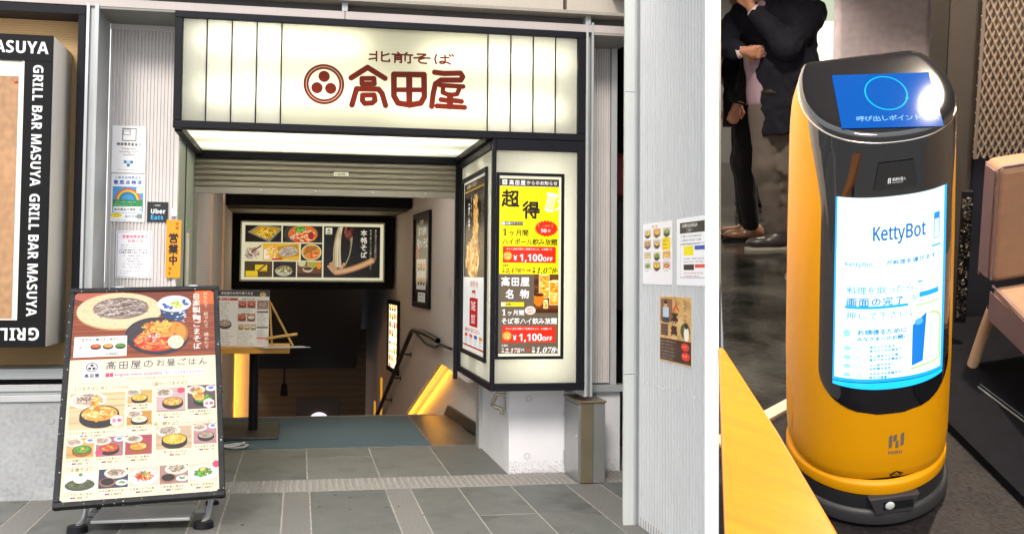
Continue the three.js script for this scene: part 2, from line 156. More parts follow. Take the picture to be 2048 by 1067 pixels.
function write(g, s, x, y, size, color, o = {}) { // top-left at x, y; o.v: downwards, o.w: stroke share, o.sx: width share, o.font
  const sx = size * (o.sx || 1), lw = size * (o.w || 0.09); g.strokeStyle = g.fillStyle = color;
  for (const ch of s) {
    if (strokes[ch]) { glyph(g, ch, x + sx * 0.06, y + size * 0.06, sx * 0.88, size * 0.88, lw); if (o.v) y += size * (o.gap || 1.02); else x += sx * (o.gap || 1.02); }
    else if (ch === ' ') { if (o.v) y += size * 0.5; else x += sx * 0.4; }
    else { g.font = (o.font || 'bold ') + Math.round(size * 0.98) + 'px ' + (o.face || 'sans-serif'); g.textBaseline = 'alphabetic'; g.fillText(ch, x, y + size * 0.88); const w = g.measureText(ch).width; if (o.v) y += size * 1.02; else x += w * 1.02; }
  }
  return o.v ? y : x;
}
const kana = [...'そばはのおごんまちたてでめとるかいらせみりしをさになあす'], kanji = [...'高田屋本格定番名物営業時間料理飲放題品店客様人月円知家自小中'];
const pick = (a) => a[Math.floor(rnd() * a.length)];
const filler = (n) => Array.from({ length: n }, () => (rnd() < 0.55 ? pick(kana) : pick(kanji))).join('');
function lines(g, x, y, w, size, n, color, lh = 1.5, wt = 0.08) { for (let i = 0; i < n; i++) write(g, filler(Math.floor((w / size / 1.02) * rr(0.65, 1))), x, y + i * size * lh, size, color, { w: wt }); }
// ------------------------------------------------------------------ printed food pictures
function blob(g, x, y, rx, ry, c, rot = 0) { g.fillStyle = c; g.beginPath(); g.ellipse(x, y, Math.abs(rx), Math.abs(ry), rot, 0, 7); g.fill(); }
function scribble(g, x, y, rx, ry, n, cols, lw, len = 0.5) { for (let i = 0; i < n; i++) { const a = rnd() * 6.28, r = Math.sqrt(rnd()) * 0.85, px = x + Math.cos(a) * rx * r, py = y + Math.sin(a) * ry * r, t = rnd() * 6.28, l = rx * len * rr(0.5, 1); g.strokeStyle = pick(cols); g.lineWidth = lw * rr(0.6, 1.3); g.lineCap = 'round'; g.beginPath(); g.moveTo(px - Math.cos(t) * l / 2, py - Math.sin(t) * l * 0.3); g.quadraticCurveTo(px + rr(-1, 1) * l * 0.4, py + rr(-1, 1) * l * 0.3, px + Math.cos(t) * l / 2, py + Math.sin(t) * l * 0.3); g.stroke(); } }
const FOOD = { soba: ['#b9a08e', '#9a8272', '#d8c6b4', '#7d675a'], tempura: ['#e8a43a', '#f3c264', '#c87a1c', '#ffe09a'], red: ['#e2431f', '#f07a2a', '#c42a14', '#ffb060'], egg: ['#f6c53a', '#ffe27a', '#e89a22'], green: ['#5d9a2e', '#86c04a', '#3f7a20'], rice: ['#fff6e2', '#f1e4c6', '#e4d2aa'] };
function bowl(g, x, y, r, rim, kind, ratio = 0.62) {
  blob(g, x, y + r * 0.28, r, r * ratio, rim); blob(g, x, y + r * 0.08, r, r * ratio * 0.9, rim); blob(g, x, y, r * 0.97, r * ratio * 0.82, '#3a2a20'); blob(g, x, y, r * 0.9, r * ratio * 0.74, FOOD[kind][0]);
  scribble(g, x, y, r * 0.86, r * ratio * 0.68, 46, FOOD[kind], r * 0.085);
  if (rnd() < 0.7) scribble(g, x + rr(-0.2, 0.2) * r, y - r * 0.05, r * 0.3, r * 0.18, 12, FOOD[pick(['green', 'egg', 'tempura'])], r * 0.07);
}
function plate(g, x, y, r, kind, c = '#efe6da') { blob(g, x, y, r, r * 0.55, c); blob(g, x, y, r * 0.8, r * 0.42, '#e2d4c2'); scribble(g, x, y - r * 0.05, r * 0.66, r * 0.34, 60, FOOD[kind], r * 0.07, 0.8); }
function foodPic(g, x, y, w, h, bg, kind, rim = '#2a201c') {
  g.save(); g.beginPath(); g.rect(x, y, w, h); g.clip(); g.fillStyle = bg; g.fillRect(x, y, w, h);
  for (let i = 0; i < 14; i++) { g.fillStyle = 'rgba(60,20,0,0.10)'; g.fillRect(x, y + rnd() * h, w, h * 0.03); }
  plate(g, x + w * rr(0.2, 0.35), y + h * 0.2, w * 0.34, 'soba'); if (rnd() < 0.6) { blob(g, x + w * 0.85, y + h * 0.15, w * 0.2, h * 0.13, '#e8ecf4'); blob(g, x + w * 0.85, y + h * 0.13, w * 0.1, h * 0.06, '#6a86c0'); }
  bowl(g, x + w * rr(0.48, 0.58), y + h * 0.58, Math.min(w * 0.36, h * 0.5), rim, kind); g.restore();
}

// ------------------------------------------------------------------ shared materials
const weaveT = dtex(256, tile((u, v) => 0.9 + 0.09 * fbm(u * 60, v * 4, 1, 2) + 0.09 * fbm(u * 4, v * 60, 5, 2) + 0.03 * fbm(u * 90, v * 90, 9, 1)));
const speckT = (base, amp, f, seed, n = 256) => dtex(n, tile((u, v) => base + amp * fbm(u * f, v * f, seed, 5) + amp * 0.9 * noise.noise(u * f * 9, v * f * 9, seed)));
const bumpT = speckT(0.5, 0.7, 8, 3);
const stoneT = [0, 1, 2].map((k) => { const t = dtex(384, tile((u, v) => { const st = fbm(u * 3.2 + 0.6 * fbm(u * 9, v * 9, k, 2), v * 3.2, 17 + k * 3, 4), q = 0.84 + 0.3 * fbm(u * 7, v * 4, 11 + k, 4) + 0.2 * noise.noise(u * 60, v * 90, k) + 0.12 * noise.noise(u * 130, v * 130, k + 4) - 0.3 * Math.max(0, Math.min(1, (st - 0.12) * 7)); return [q, q * 0.995, q * 0.97]; })); return t; });
const granT = dtex(256, tile((u, v) => 0.74 + 0.34 * noise.noise(u * 70, v * 70, 2) + 0.24 * noise.noise(u * 120, v * 120, 7)));
const steelT = dtex(256, tile((u, v) => 0.86 + 0.16 * fbm(u * 3, v * 4, 21, 3) + 0.06 * noise.noise(u * 120, v * 6, 3)));
const mBlack = M([0.008, 0.008, 0.012], 0.5, { bumpMap: bumpT, bumpScale: 0.0004, specularIntensity: 0.3 });
const mBlackMatt = M([0.008, 0.008, 0.009], 0.75, { specularIntensity: 0.3 });
const mSteel = M([0.44, 0.46, 0.47], 0.42, { map: steelT, metalness: 0.25 });
const mSteelEdge = M([0.6, 0.61, 0.62], 0.35, { map: steelT, metalness: 0.3 });
const mPink = M([0.5, 0.44, 0.42], 0.5, { map: steelT });
const mCorr = M([0.76, 0.715, 0.705], 0.5, { map: steelT });
const mConc = M([0.4, 0.41, 0.42], 0.85, { map: speckT(0.86, 0.3, 5, 31), bumpMap: bumpT, bumpScale: 0.001 });
const mPaper = M([0.82, 0.82, 0.82], 0.6);
const mWhiteMetal = M([0.75, 0.75, 0.74], 0.4);
const print = (c, rough = 0.35, o = {}) => M(0xffffff, rough, { map: ctex(c), ...o });
const backlit = (c, k, base = 0.5) => { const t = ctex(c); return M([base, base, base], 0.25, { map: t, emissive: 0xffffff, emissiveMap: t, emissiveIntensity: k }); };

// ------------------------------------------------------------------ ground and paving
{ // one sheet to the horizon, with the stairwell cut out of it
  const s = new THREE.Shape([[-150, -150], [150, -150], [150, 150], [-150, 150]].map(([x, y]) => new THREE.Vector2(x, y)));
  s.holes.push(new THREE.Path([[-0.95, 3.46], [-0.95, 11.5], [1.62, 11.5], [1.62, 3.46]].map(([x, y]) => new THREE.Vector2(x, y))));
  struct('ground', uvm(new THREE.ShapeGeometry(s).rotateX(-Math.PI / 2).translate(0, -0.03, 0), 0.7), M([0.2, 0.2, 0.195], 0.9, { map: speckT(0.8, 0.4, 10, 41) }));
}
{
  const pav = new THREE.Group(); pav.name = numbered('pavement'); pav.userData = { kind: 'structure', label: 'grey stone slab pavement in front of the shop entrance', category: 'pavement' }; scene.add(pav);
  mesh('bedding', B(-3.2, 2.9, -0.028, -0.0035, -1.42, 6.2), M([0.46, 0.43, 0.37], 0.9, { map: speckT(0.8, 0.6, 14, 47) }), pav);
  { const g = []; for (let i = 0; i < 70; i++) { const r = rr(0.006, 0.016); g.push(new THREE.CylinderGeometry(r * 0.8, r, 0.0016, 9).scale(1, 1, rr(0.7, 1.3)).translate(rr(-2.8, 1.85), 0.0006, rr(0.5, 4)).toNonIndexed()); } const q = mesh('gum_spots', mergeGeometries(g), M([0.07, 0.068, 0.065], 0.8), pav); q.userData.kind = 'stuff'; }
  const dark = [[0.165, 0.168, 0.158], [0.19, 0.192, 0.18], [0.142, 0.147, 0.14]].map((c, k) => M(c, 0.55, { map: stoneT[k], bumpMap: bumpT, bumpScale: 0.0012 })), light = [0.25, 0.21].map((k) => M([k * 1.05, k, k * 0.93], 0.7, { map: granT, bumpMap: bumpT, bumpScale: 0.001 }));
  const slab = (x0, x1, z0, z1, m, y = 0) => mesh('slab', uvm(RB(x0 + 0.0045, x1 - 0.0045, -0.026, y - rr(0, 0.002), z0 + 0.006, z1 - 0.006, 0.002, 1), 0.9, rnd(), rnd()), m, pav);
  const xs = [-3.1, -2.56, -2.03, -1.5, -0.97, -0.44, 0.08, 0.607, 1.13, 1.57];
  for (let i = 0; i < xs.length - 1; i++) if (i === 6) { slab(xs[i], xs[i + 1], -1.4, -0.95, dark[0]); slab(xs[i], xs[i + 1], -0.95, 0, dark[1]); } else slab(xs[i], xs[i + 1], -1.4, 0, pick(dark));
  const tact = M([0.36, 0.335, 0.31], 0.75, { map: granT });
  for (let x = -3.0; x < 2.1; x += 0.42) {
    const g = [uvm(RB(x + 0.002, x + 0.418, -0.026, 0, 0.004, 0.418, 0.003, 1), 0.6)];
    for (let i = 0; i < 9; i++) for (let j = 0; j < 6; j++) g.push(new THREE.CylinderGeometry(0.011, 0.017, 0.006, 8).translate(x + 0.026 + i * 0.046, 0.003, 0.04 + j * 0.068).toNonIndexed());
    mesh('tactile_tile', mergeGeometries(g), tact, pav);
  }
  for (const [x0, x1] of [[2.1, 2.5]]) slab(x0, x1, -0.2, 0.42, light[1]);
  const cols = [[-3.1, -2.4, 0], [-2.4, -2.22, 1], [-2.22, -1.7, 0], [-1.7, -1.52, 1], [-1.52, -1.0, 0], [-1.0, -0.62, 0], [-0.62, -0.44, 1], [-0.44, -0.083, 0], [-0.083, 0.092, 1], [0.092, 0.61, 0], [0.61, 0.784, 1], [0.784, 1.12, 0], [1.12, 1.5, 0], [1.5, 1.9, 0], [1.9, 2.15, 1], [2.15, 2.8, 0]];
  for (const [x0, x1, l] of cols) for (const [z0, z1] of l ? [[0.424, 2.4], [2.4, 4.3], [4.3, 6.1]] : x0 >= 1.12 ? [[0.424, 1.33], [1.33, 2.6], [2.6, 4.3], [4.3, 6.1]] : [[0.424, 2.0], [2.0, 3.6], [3.6, 5.0], [5.0, 6.1]]) slab(x0, x1, z0, z1, l ? pick(light) : pick(dark));
}

// ------------------------------------------------------------------ corrugated metal sheet: ridges along y, face towards +z, x from 0 to w
function corrugated(w, h, pitch, depth) {
  const p = [], n = Math.round(w / pitch), q = w / n;
  for (let i = 0; i < n; i++) for (const [u, d] of [[0, 0], [0.1, 0], [0.22, 1], [0.68, 1], [0.8, 0]]) p.push([i * q + u * q, d * depth]);
  p.push([w, 0]);
  const pos = [], uv = [];
  for (let i = 0; i < p.length - 1; i++) { const [x0, z0] = p[i], [x1, z1] = p[i + 1]; for (const [x, y, z] of [[x0, 0, z0], [x1, 0, z1], [x1, h, z1], [x0, 0, z0], [x1, h, z1], [x0, h, z0]]) { pos.push(x, y, z); uv.push(x / 1.1, y / 1.3); } }
  const g = new THREE.BufferGeometry(); g.setAttribute('position', new THREE.Float32BufferAttribute(pos, 3)); g.setAttribute('uv', new THREE.Float32BufferAttribute(uv, 2)); g.computeVertexNormals(); return g;
}

// ------------------------------------------------------------------ building that holds the shop front
{
  const b = thing('shop_building', 'pale metal clad building front with steel posts and ribbed panels around the lit shop sign', 'building');
  mesh('wall', uvm(B(-4, -1.325, -0.02, 0.64, 0.1, 0.45), 1.2), mConc, b);
  for (const [y0, y1, z, m] of [[0.64, 0.683, 0.47, mSteelEdge], [0.683, 0.709, 0.455, mSteel], [0.709, 0.753, 0.475, mSteelEdge], [0.753, 0.792, 0.45, mBlackMatt], [0.792, 0.86, 0.52, mSteel]]) mesh('sill_rail', uvm(RB(-4, -1.43, y0, y1, 0.05, z, 0.003), 1), m, b);
  for (const y of [0.513, 0.106]) for (const x of [-1.588, -2.35]) { const t = mesh('tie_hole', [new THREE.CylinderGeometry(0.02, 0.02, 0.006, 20).rotateX(Math.PI / 2).translate(x, y, 0.4505), new THREE.TorusGeometry(0.02, 0.003, 8, 20).translate(x, y, 0.4515)], M([0.34, 0.35, 0.36], 0.8), b); }
  // left steel posts and the ribbed bay
  mesh('post', uvm(B(-1.432, -1.414, 0.64, 3.29, 0.0, 0.46), 1), mSteelEdge, b);
  mesh('post', uvm(B(-1.412, -1.382, 0.6, 3.29, 0.0, 0.43), 1), mSteel, b);
  mesh('post', uvm(B(-1.38, -1.355, 0, 3.29, 0.002, 0.455), 1), mSteel, b);
  const panel = (x, y0, w, h, p = 0.0235) => { const c = mesh('ribbed_panel', corrugated(w, h, p, 0.011), mCorr, b); c.position.set(x, y0, -0.012); mesh('backing', B(x, x + w, y0, y0 + h, -0.06, -0.014), mCorr, b); };
  panel(-1.353, -0.02, 0.455, 3.26); mesh('edge_trim', uvm(RB(-0.897, -0.868, 0, 2.52, -0.05, 0.012, 0.002), 1), mCorr, b);
  mesh('soffit', B(-1.353, -0.864, 3.262, 3.276, 0.001, 0.449), M([0.2, 0.2, 0.18], 0.6), b);
  mesh('top_trim', RB(-1.353, -0.9, 3.222, 3.2615, 0.0, 0.012, 0.002), mCorr, b);
  // bands above the sign
  mesh('fascia_band', uvm(RB(-4, 0.28, 3.277, 3.334, 0.02, 0.452, 0.003), 1), mPink, b); mesh('fascia_band', uvm(RB(0.284, 2.9, 3.277, 3.334, 0.02, 0.452, 0.003), 1), mPink, b);
  mesh('recess', B(-4, 2.9, 3.336, 3.396, 0.0, 0.36), M([0.09, 0.085, 0.08], 0.6), b);
  for (const x of [0.28, 2.05, -1.4]) mesh('bracket', B(x - 0.02, x + 0.02, 3.336, 3.397, 0.3605, 0.45), mSteel, b);
  mesh('ledge', uvm(RB(-4, 2.9, 3.398, 3.424, 0, 0.5, 0.004), 0.5), M([0.42, 0.38, 0.32], 0.85, { map: granT }), b);
  for (const [x0, x1] of [[-4, -1.62], [-1.6, -0.52], [-0.5, 0.62], [0.64, 1.92], [1.95, 2.42]]) mesh('upper_panel', uvm(B(x0, x1, 3.43, 5.2, 0.0, 0.2), 1.4), M([0.5, 0.44, 0.38], 0.6, { map: steelT }), b);
  mesh('upper_backing', B(-4, 2.42, 3.43, 5.2, -0.3, -0.002), mBlackMatt, b);
  // right posts and ribbed bay
  mesh('post', uvm(B(2.034, 2.05, 0.62, 3.35, -0.05, 0.455), 1), mSteelEdge, b); mesh('post', uvm(B(2.052, 2.074, 0.62, 3.3, -0.05, 0.41), 1), mSteel, b); mesh('post', uvm(B(2.076, 2.092, 0.62, 3.35, -0.05, 0.455), 1), mSteel, b);
  panel(2.2, 0.672, 0.155, 2.6, 0.0195); mesh('edge_trim', uvm(RB(2.357, 2.405, 0.66, 3.27, -0.06, 0.015, 0.003), 1), mSteelEdge, b);
  mesh('return', B(2.094, 2.198, 0.672, 3.27, -0.04, 0), mCorr, b);
  mesh('soffit', B(2.094, 2.42, 3.262, 3.276, 0.001, 0.449), M([0.3, 0.27, 0.24], 0.6), b);
  mesh('shelf', uvm(RB(2.1, 2.47, 0.61, 0.662, -0.06, 0.06, 0.003), 1), mSteel, b);
  const white = M([0.78, 0.77, 0.81], 0.8, { map: dtex(256, tile((u, v) => 0.93 + 0.1 * fbm(u * 5, v * 5, 51, 4) - 0.25 * Math.max(0, fbm(u * 9, v * 9, 53, 4) - 0.22))), bumpMap: bumpT, bumpScale: 0.0012 });
  mesh('low_wall', uvm(B(1.57, 2.0, -0.02, 0.66, -1.2, 0), 1.3), white, b); mesh('low_wall', uvm(B(2.002, 2.44, -0.02, 0.606, -0.3, -0.003), 1.3, 0.4), white, b);
  // dirt splashed along the foot of the low wall
  { const [c, g] = canvas(256, 64); for (let i = 0; i < 900; i++) { const y = 64 - Math.pow(rnd(), 2.2) * 60; g.fillStyle = `rgba(${70 + rnd() * 30 | 0},${62 + rnd() * 20 | 0},${50},${0.25 + rnd() * 0.4})`; g.beginPath(); g.arc(rnd() * 256, y, 0.4 + rnd() * 1.4, 0, 7); g.fill(); }
    const m = M(0xffffff, 0.9, { map: ctex(c), transparent: true }); for (const [x, w, z] of [[1.785, 0.42, 0.002], [2.32, 0.22, -0.001]]) { const o = rect('dirt_specks', w, 0.1, m, b, [x, 0.05, z]); } }
  for (const [x, y] of [[1.71, 0.13], [1.72, 0.56]]) mesh('tie_hole', new THREE.TorusGeometry(0.021, 0.003, 8, 24).translate(x, y, 0.002), M([0.5, 0.5, 0.51], 0.8), b);
  { const h = thing('handrail_end', 'short cut-off steel handrail end fixed under the lit poster box', 'handrail', [1.57, 0, -0.12]); mesh('plate', RB(-0.008, 0, 0.46, 0.6, -0.03, 0.03, 0.002), mSteelEdge, h); mesh('rail', tube([[-0.005, 0.57, 0], [-0.07, 0.58, -0.02], [-0.1, 0.5, -0.05], [-0.09, 0.49, -0.02], [-0.04, 0.47, 0.02], [-0.04, 0.43, 0.02]], 0.016), M([0.42, 0.38, 0.3], 0.35, { metalness: 0.6 }), h); }
  // side reveal of the entrance
  mesh('reveal', uvm(B(-0.9, -0.868, -0.02, 2.47, -1.25, -0.052), 1), M([0.36, 0.4, 0.37], 0.5, { map: steelT }), b);
  mesh('reveal_trim', B(-0.8675, -0.862, 0, 2.47, -0.5, -0.48), mBlackMatt, b);
  mesh('jamb', uvm(B(1.555, 1.6, 0, 2.3, -1.42, -1.36), 1), M([0.16, 0.14, 0.11], 0.5), b); mesh('jamb', uvm(B(1.54, 1.57, 0, 0.66, -1.36, -1.2), 1), mSteel, b);
  mesh('top_wall', B(-1, 2.4, 2.52, 3.3, -1.9, -1.6), mBlackMatt, b);
}
// neighbour's gap with a red awning; unseen cover added to darken it
{ const mN = M([0.12, 0.11, 0.11], 0.9, { map: speckT(0.85, 0.3, 6, 43) }), p = thing('gap_wall', 'grey rendered walls of the narrow gap, darkened by an added unseen cover, beside the ribbed panel', 'wall'); mesh('end_wall', uvm(B(2.3, 2.9, 0, 3.6, -6.2, -6.0), 1), mN, p); mesh('wall', uvm(B(2.8, 2.86, 0, 3.6, -6.0, 0.4), 1), mN, p); mesh('wall', uvm(B(2.3, 2.4, -0.02, 3.6, -6.0, -0.31), 1), mN, p); mesh('added_shade_roof', B(2.3, 2.86, 3.601, 3.7, -6.2, 0.4), mN, p); }
{ const r = thing('red_awning', 'dull red awning end glimpsed in the dark gap beside the column', 'awning', [2.66, 2.2, -0.9]); mesh('cover', RB(-0.12, 0.12, -0.05, 0.34, -0.2, 0.2, 0.06, 4), M([0.2, 0.02, 0.025], 0.6), r); mesh('valance', RB(-0.12, 0.12, -1.0, -0.052, 0.1, 0.12, 0.008), M([0.02, 0.02, 0.022], 0.8), r); }

// ------------------------------------------------------------------ neighbour's window with the black letter frame
{
  const w = thing('neighbour_window', 'black framed display window with a woven tan backing board', 'window');
  mesh('frame_bar', RB(-4, -1.436, 3.21, 3.268, 0.2, 0.47, 0.004), mBlack, w); mesh('frame_bar', RB(-1.482, -1.436, 0.86, 3.2095, 0.2, 0.47, 0.004), mBlack, w);
  const jute = dtex(256, tile((u, v) => { const k = 0.8 + 0.16 * Math.sin(v * 6.283 * 48 + 2 * fbm(u * 8, v * 8, 3, 2)) * (0.6 + 0.8 * fbm(u * 30, v * 60, 6, 2)) + 0.2 * noise.noise(u * 80, v * 140, 4) + 0.12 * fbm(u * 4, v * 4, 1, 3); return [k, k * 0.98, k * 0.95]; }));
  mesh('backing_board', uvm(B(-4, -1.4825, 0.862, 3.208, 0.18, 0.24), 0.8), M([0.56, 0.37, 0.18], 0.85, { map: jute, bumpMap: jute, bumpScale: 0.004 }), w);
  const s = thing('letter_frame_sign', 'black frame sign with white GRILL BAR MASUYA lettering running round a pale opening', 'sign', [0, 0, 0]);
  // front frame 0.17 m wide, from x -3.2 to -1.558, y 1.02 to 2.985
  const x0 = -3.2, x1 = -1.558, y0 = 1.02, y1 = 2.985, t = 0.168, zf = 0.81;
  const mSide = M([0.72, 0.68, 0.62], 0.5), mFace = M([0.017, 0.017, 0.02], 0.45);
  mesh('side', RB(x0, x1, y0, y1, 0.25, zf - 0.004, 0.003), mSide, s);
  const [c, g] = canvas(840, 1006); g.fillStyle = '#0e0e11'; g.fillRect(0, 0, 840, 1006);
  const k = 840 / (x1 - x0); g.fillStyle = '#d9d0c2'; g.fillRect(t * k, t * k, 840 - 2 * t * k, 1006 - 2 * t * k);
  const say = (s2, x, y, rot, size, al) => { g.save(); g.translate(x, y); g.rotate(rot); g.fillStyle = '#f4f4f4'; g.font = 'bold ' + size + 'px sans-serif'; g.textAlign = al; g.textBaseline = 'middle'; g.fillText(s2, 0, 0); g.restore(); };
  say('GRILL BAR MASUYA', 840 - 14, t * k * 0.5, 0, 53, 'right');
  say('GRILL BAR MASUYA  GRILL BAR MASUYA', 840 - t * k * 0.52, t * k + 10, Math.PI / 2, 42.5, 'left');
  say('GRILL BAR MASUYA', 840 - 16, 1006 - t * k * 0.5, Math.PI, 53, 'left');
  // the frame as four bars, each with its own piece of the lettering
  const face = M(0xffffff, 0.5, { map: ctex(c), specularIntensity: 0.3 });
  const bar = (a0, a1, b0, b1) => { const q = RB(a0, a1, b0, b1, zf - 0.004, zf + 0.012, 0.002, 1), p = q.attributes.position, uv = q.attributes.uv; for (let i = 0; i < p.count; i++) uv.setXY(i, (p.getX(i) - x0) / (x1 - x0), (p.getY(i) - y0) / (y1 - y0)); mesh('letter_bar', q, face, s); };
  bar(x0, x1, y1 - t, y1); bar(x0, x1, y0, y0 + t); bar(x0, x0 + t, y0 + t + 0.0005, y1 - t - 0.0005); bar(x1 - t, x1, y0 + t + 0.0005, y1 - t - 0.0005);
  const mo = M([0.46, 0.25, 0.12], 0.6, { map: speckT(0.85, 0.3, 4, 45) }); mesh('opening_lining', [B(x1 - t - 0.012, x1 - t - 0.0006, y0 + t, y1 - t, zf - 0.002, zf + 0.008)], mSide, s);
  mesh('inner_panel', B(x0 + t + 0.005, x1 - t - 0.035, y0 + t + 0.01, y1 - t - 0.1, zf - 0.0035, zf - 0.001), mo, s);
  mesh('pale_header', B(x0 + t + 0.005, x1 - t - 0.013, y1 - t - 0.098, y1 - t - 0.001, zf - 0.0035, zf - 0.0005), mSide, s);
  mesh('indicator_lamp', new THREE.SphereGeometry(0.012, 14, 10).translate(x1 - t - 0.05, y1 - t - 0.13, zf), M([0.7, 0.12, 0.06], 0.4), s);
}

// ------------------------------------------------------------------ the lit shop sign
const mPanel = M([0.66, 0.66, 0.6], 1, { map: weaveT, transmission: 0.75, thickness: 0, specularIntensity: 0.3 });
const tubeCol = lin(1, 0.945, 0.77);
const mTube = M([0.9, 0.9, 0.85], 0.5, { emissive: tubeCol, emissiveIntensity: 0.9 });
function lamp(parent, a, b, k, look, w = 0.03) { // a fluorescent tube and its light
  mesh('tube_lamp', rod(a, b, 0.014), mTube, parent);
  const mid = a.map((v, i) => (v + b[i]) / 2), L = Math.hypot(...a.map((v, i) => v - b[i])), d = new THREE.Vector3(...look).sub(new THREE.Vector3(...mid)).normalize(), l = new THREE.RectAreaLight(tubeCol, k, w, L);
  const y = new THREE.Vector3(...b).sub(new THREE.Vector3(...a)).normalize(), z = d.clone().negate(), x = y.clone().cross(z).normalize();
  l.quaternion.setFromRotationMatrix(new THREE.Matrix4().makeBasis(x, y, x.clone().cross(y))); l.position.set(...mid).addScaledVector(d, 0.017); scene.add(l);
}
{
  const s = thing('shop_sign', 'wide backlit cream sign with dark red crest and characters over the entrance', 'sign');
  const X0 = -0.862, X1 = 2.031, Y0 = 2.473, Y1 = 3.275, Z = 0.45, ix0 = -0.811, ix1 = 1.974, iy0 = 2.525, iy1 = 3.228;
  const bar = (n, ...a) => mesh(n, uvm(RB(...a, 0.005), 0.4), mBlack, s);
  bar('frame_bar', X0, X1, iy1, Y1, Z - 0.1, Z + 0.012); bar('frame_bar', X0, X1, Y0, iy0, Z - 0.1, Z + 0.012); bar('frame_bar', X0, ix0, iy0 + 0.0005, iy1 - 0.0005, Z - 0.1, Z + 0.012); bar('frame_bar', ix1, X1, iy0 + 0.0005, iy1 - 0.0005, Z - 0.1, Z + 0.012);
  const ms = [ix0, -0.651, -0.485, -0.318, -0.15, 1.306, 1.4745, 1.641, 1.808, ix1];
  const [c, g] = canvas(1456, 703);
  for (let y = 0; y < 703; y += 1) { g.fillStyle = `rgba(150,150,120,${0.02 + 0.05 * rnd()})`; if (y === 0) { g.save(); g.fillStyle = '#f6f5ea'; g.fillRect(0, 0, 1456, 703); g.restore(); } g.fillRect(0, y, 1456, 1); }
  for (let x = 0; x < 1456; x += 1) { g.fillStyle = `rgba(150,150,120,${0.02 + 0.05 * rnd()})`; g.fillRect(x, 0, 1, 703); }
  const red = '#661d10'; g.strokeStyle = g.fillStyle = red; g.lineCap = g.lineJoin = 'round';
  for (const [r, w] of [[133, 17], [114, 16]]) { g.lineWidth = w; g.beginPath(); g.arc(292, 412, r, 0, 7); g.stroke(); }
  for (const [x, y] of [[292, 357], [244, 439], [339, 440]]) { g.beginPath(); g.arc(x, y, 39.5, 0, 7); g.fill(); }
  const logo = [[30, 0, [[481, 359], [595, 280], [719, 352]]], [27, 1, [[556, 360], [641, 356], [645, 394], [556, 398]]], [30, 0, [[489, 550], [520, 435], [674, 431], [700, 461], [726, 545]]], [29, 1, [[563, 478], [644, 474], [651, 512], [630, 531], [579, 536], [562, 516]]], [32, 1, [[782, 321], [997, 314], [1002, 472], [977, 518], [902, 535], [814, 524], [784, 474]]], [34, 0, [[891, 318], [895, 535]]], [26, 0, [[782, 431], [1002, 423]]], [30, 0, [[1074, 293], [1140, 299], [1261, 291], [1278, 317], [1264, 341], [1121, 347], [1081, 376], [1066, 443], [1055, 539]]], [26, 0, [[1112, 384], [1282, 387]]], [26, 0, [[1137, 386], [1134, 436], [1186, 454], [1238, 443], [1259, 391]]], [35, 0, [[1187, 454], [1187, 534]]], [29, 0, [[1122, 488], [1173, 493]]], [29, 0, [[1209, 490], [1271, 495]]], [29, 0, [[1094, 534], [1294, 537]]]];
  for (const [w, closed, pts] of logo) { g.lineWidth = w * 1.3; g.beginPath(); pts.forEach((p, i) => { const prev = pts[i - 1]; if (!i) g.moveTo(...p); else g.lineTo(...p); }); if (closed) g.closePath(); g.stroke(); }
  for (const [ch, x, y, w, h] of [['北', 592, 158, 170, 80], ['前', 758, 158, 165, 82], ['そ', 912, 160, 138, 80], ['ば', 1053, 158, 158, 80]]) glyph(g, ch, x, y, w, h, 12);
  for (let i = 0; i < ms.length - 1; i++) {
    const wide = i === 4, w = ms[i + 1] - ms[i] - 0.008, h = iy1 - iy0;
    const q = wide ? new THREE.PlaneGeometry(w, h) : uvm(new THREE.PlaneGeometry(w, h).translate(ms[i], 0, 0), 0.5).translate(-ms[i], 0, 0);
    const o = mesh('panel', q, wide ? M([0.69, 0.69, 0.63], 1, { map: ctex(c), transmission: 0.75, thickness: 0, specularIntensity: 0.3 }) : mPanel, s); o.position.set((ms[i] + ms[i + 1]) / 2, (iy0 + iy1) / 2, Z - 0.02);
    if (i) mesh('mullion', B(ms[i] - 0.004, ms[i] + 0.004, iy0, iy1, Z - 0.03, Z - 0.015), mBlackMatt, s);
  }
  // soffit over the entrance, lit from inside, with its dark edge rails
  const zb = -1.16, sx0 = -0.83, sx1 = 1.33;
  const sof = mesh('soffit_panel', uvm(new THREE.PlaneGeometry(sx1 - sx0 - 0.05, Z - 0.13 - zb).rotateX(Math.PI / 2), 0.5), mPanel, s); sof.position.set((sx0 + sx1) / 2, Y0 + 0.03, (Z - 0.1 + zb) / 2);
  bar('soffit_rail', X0, sx0 + 0.02, Y0 - 0.012, Y0 + 0.05, zb, Z - 0.101); bar('soffit_rail', sx1 - 0.02, sx1 + 0.04, Y0 - 0.012, Y0 + 0.05, zb, Z - 0.101); bar('soffit_rail', X0, sx1 + 0.04, Y0 - 0.03, Y0 + 0.055, zb - 0.06, zb - 0.0005);
  const mIn = M([0.72, 0.72, 0.68], 0.9);
  mesh('housing', [B(X0 + 0.002, X1 - 0.002, iy0, Y1 - 0.006, 0.13, 0.14), B(X0 + 0.002, X1 - 0.002, Y1 - 0.022, Y1 - 0.008, zb, 0.348), B(X0 + 0.002, X0 + 0.012, Y0 + 0.06, Y1 - 0.024, zb, 0.348), B(X1 - 0.012, X1 - 0.002, Y0 + 0.06, Y1 - 0.024, zb, 0.348), B(X0 + 0.014, X1 - 0.014, Y0 + 0.06, Y1 - 0.024, zb - 0.02, zb - 0.002), B(1.372, X1 - 0.014, Y0 + 0.002, Y0 + 0.02, zb, 0.348), B(X0 + 0.014, X1 - 0.014, 2.86, 2.87, zb, 0.128)], mIn, s);
  const tz = 0.275;
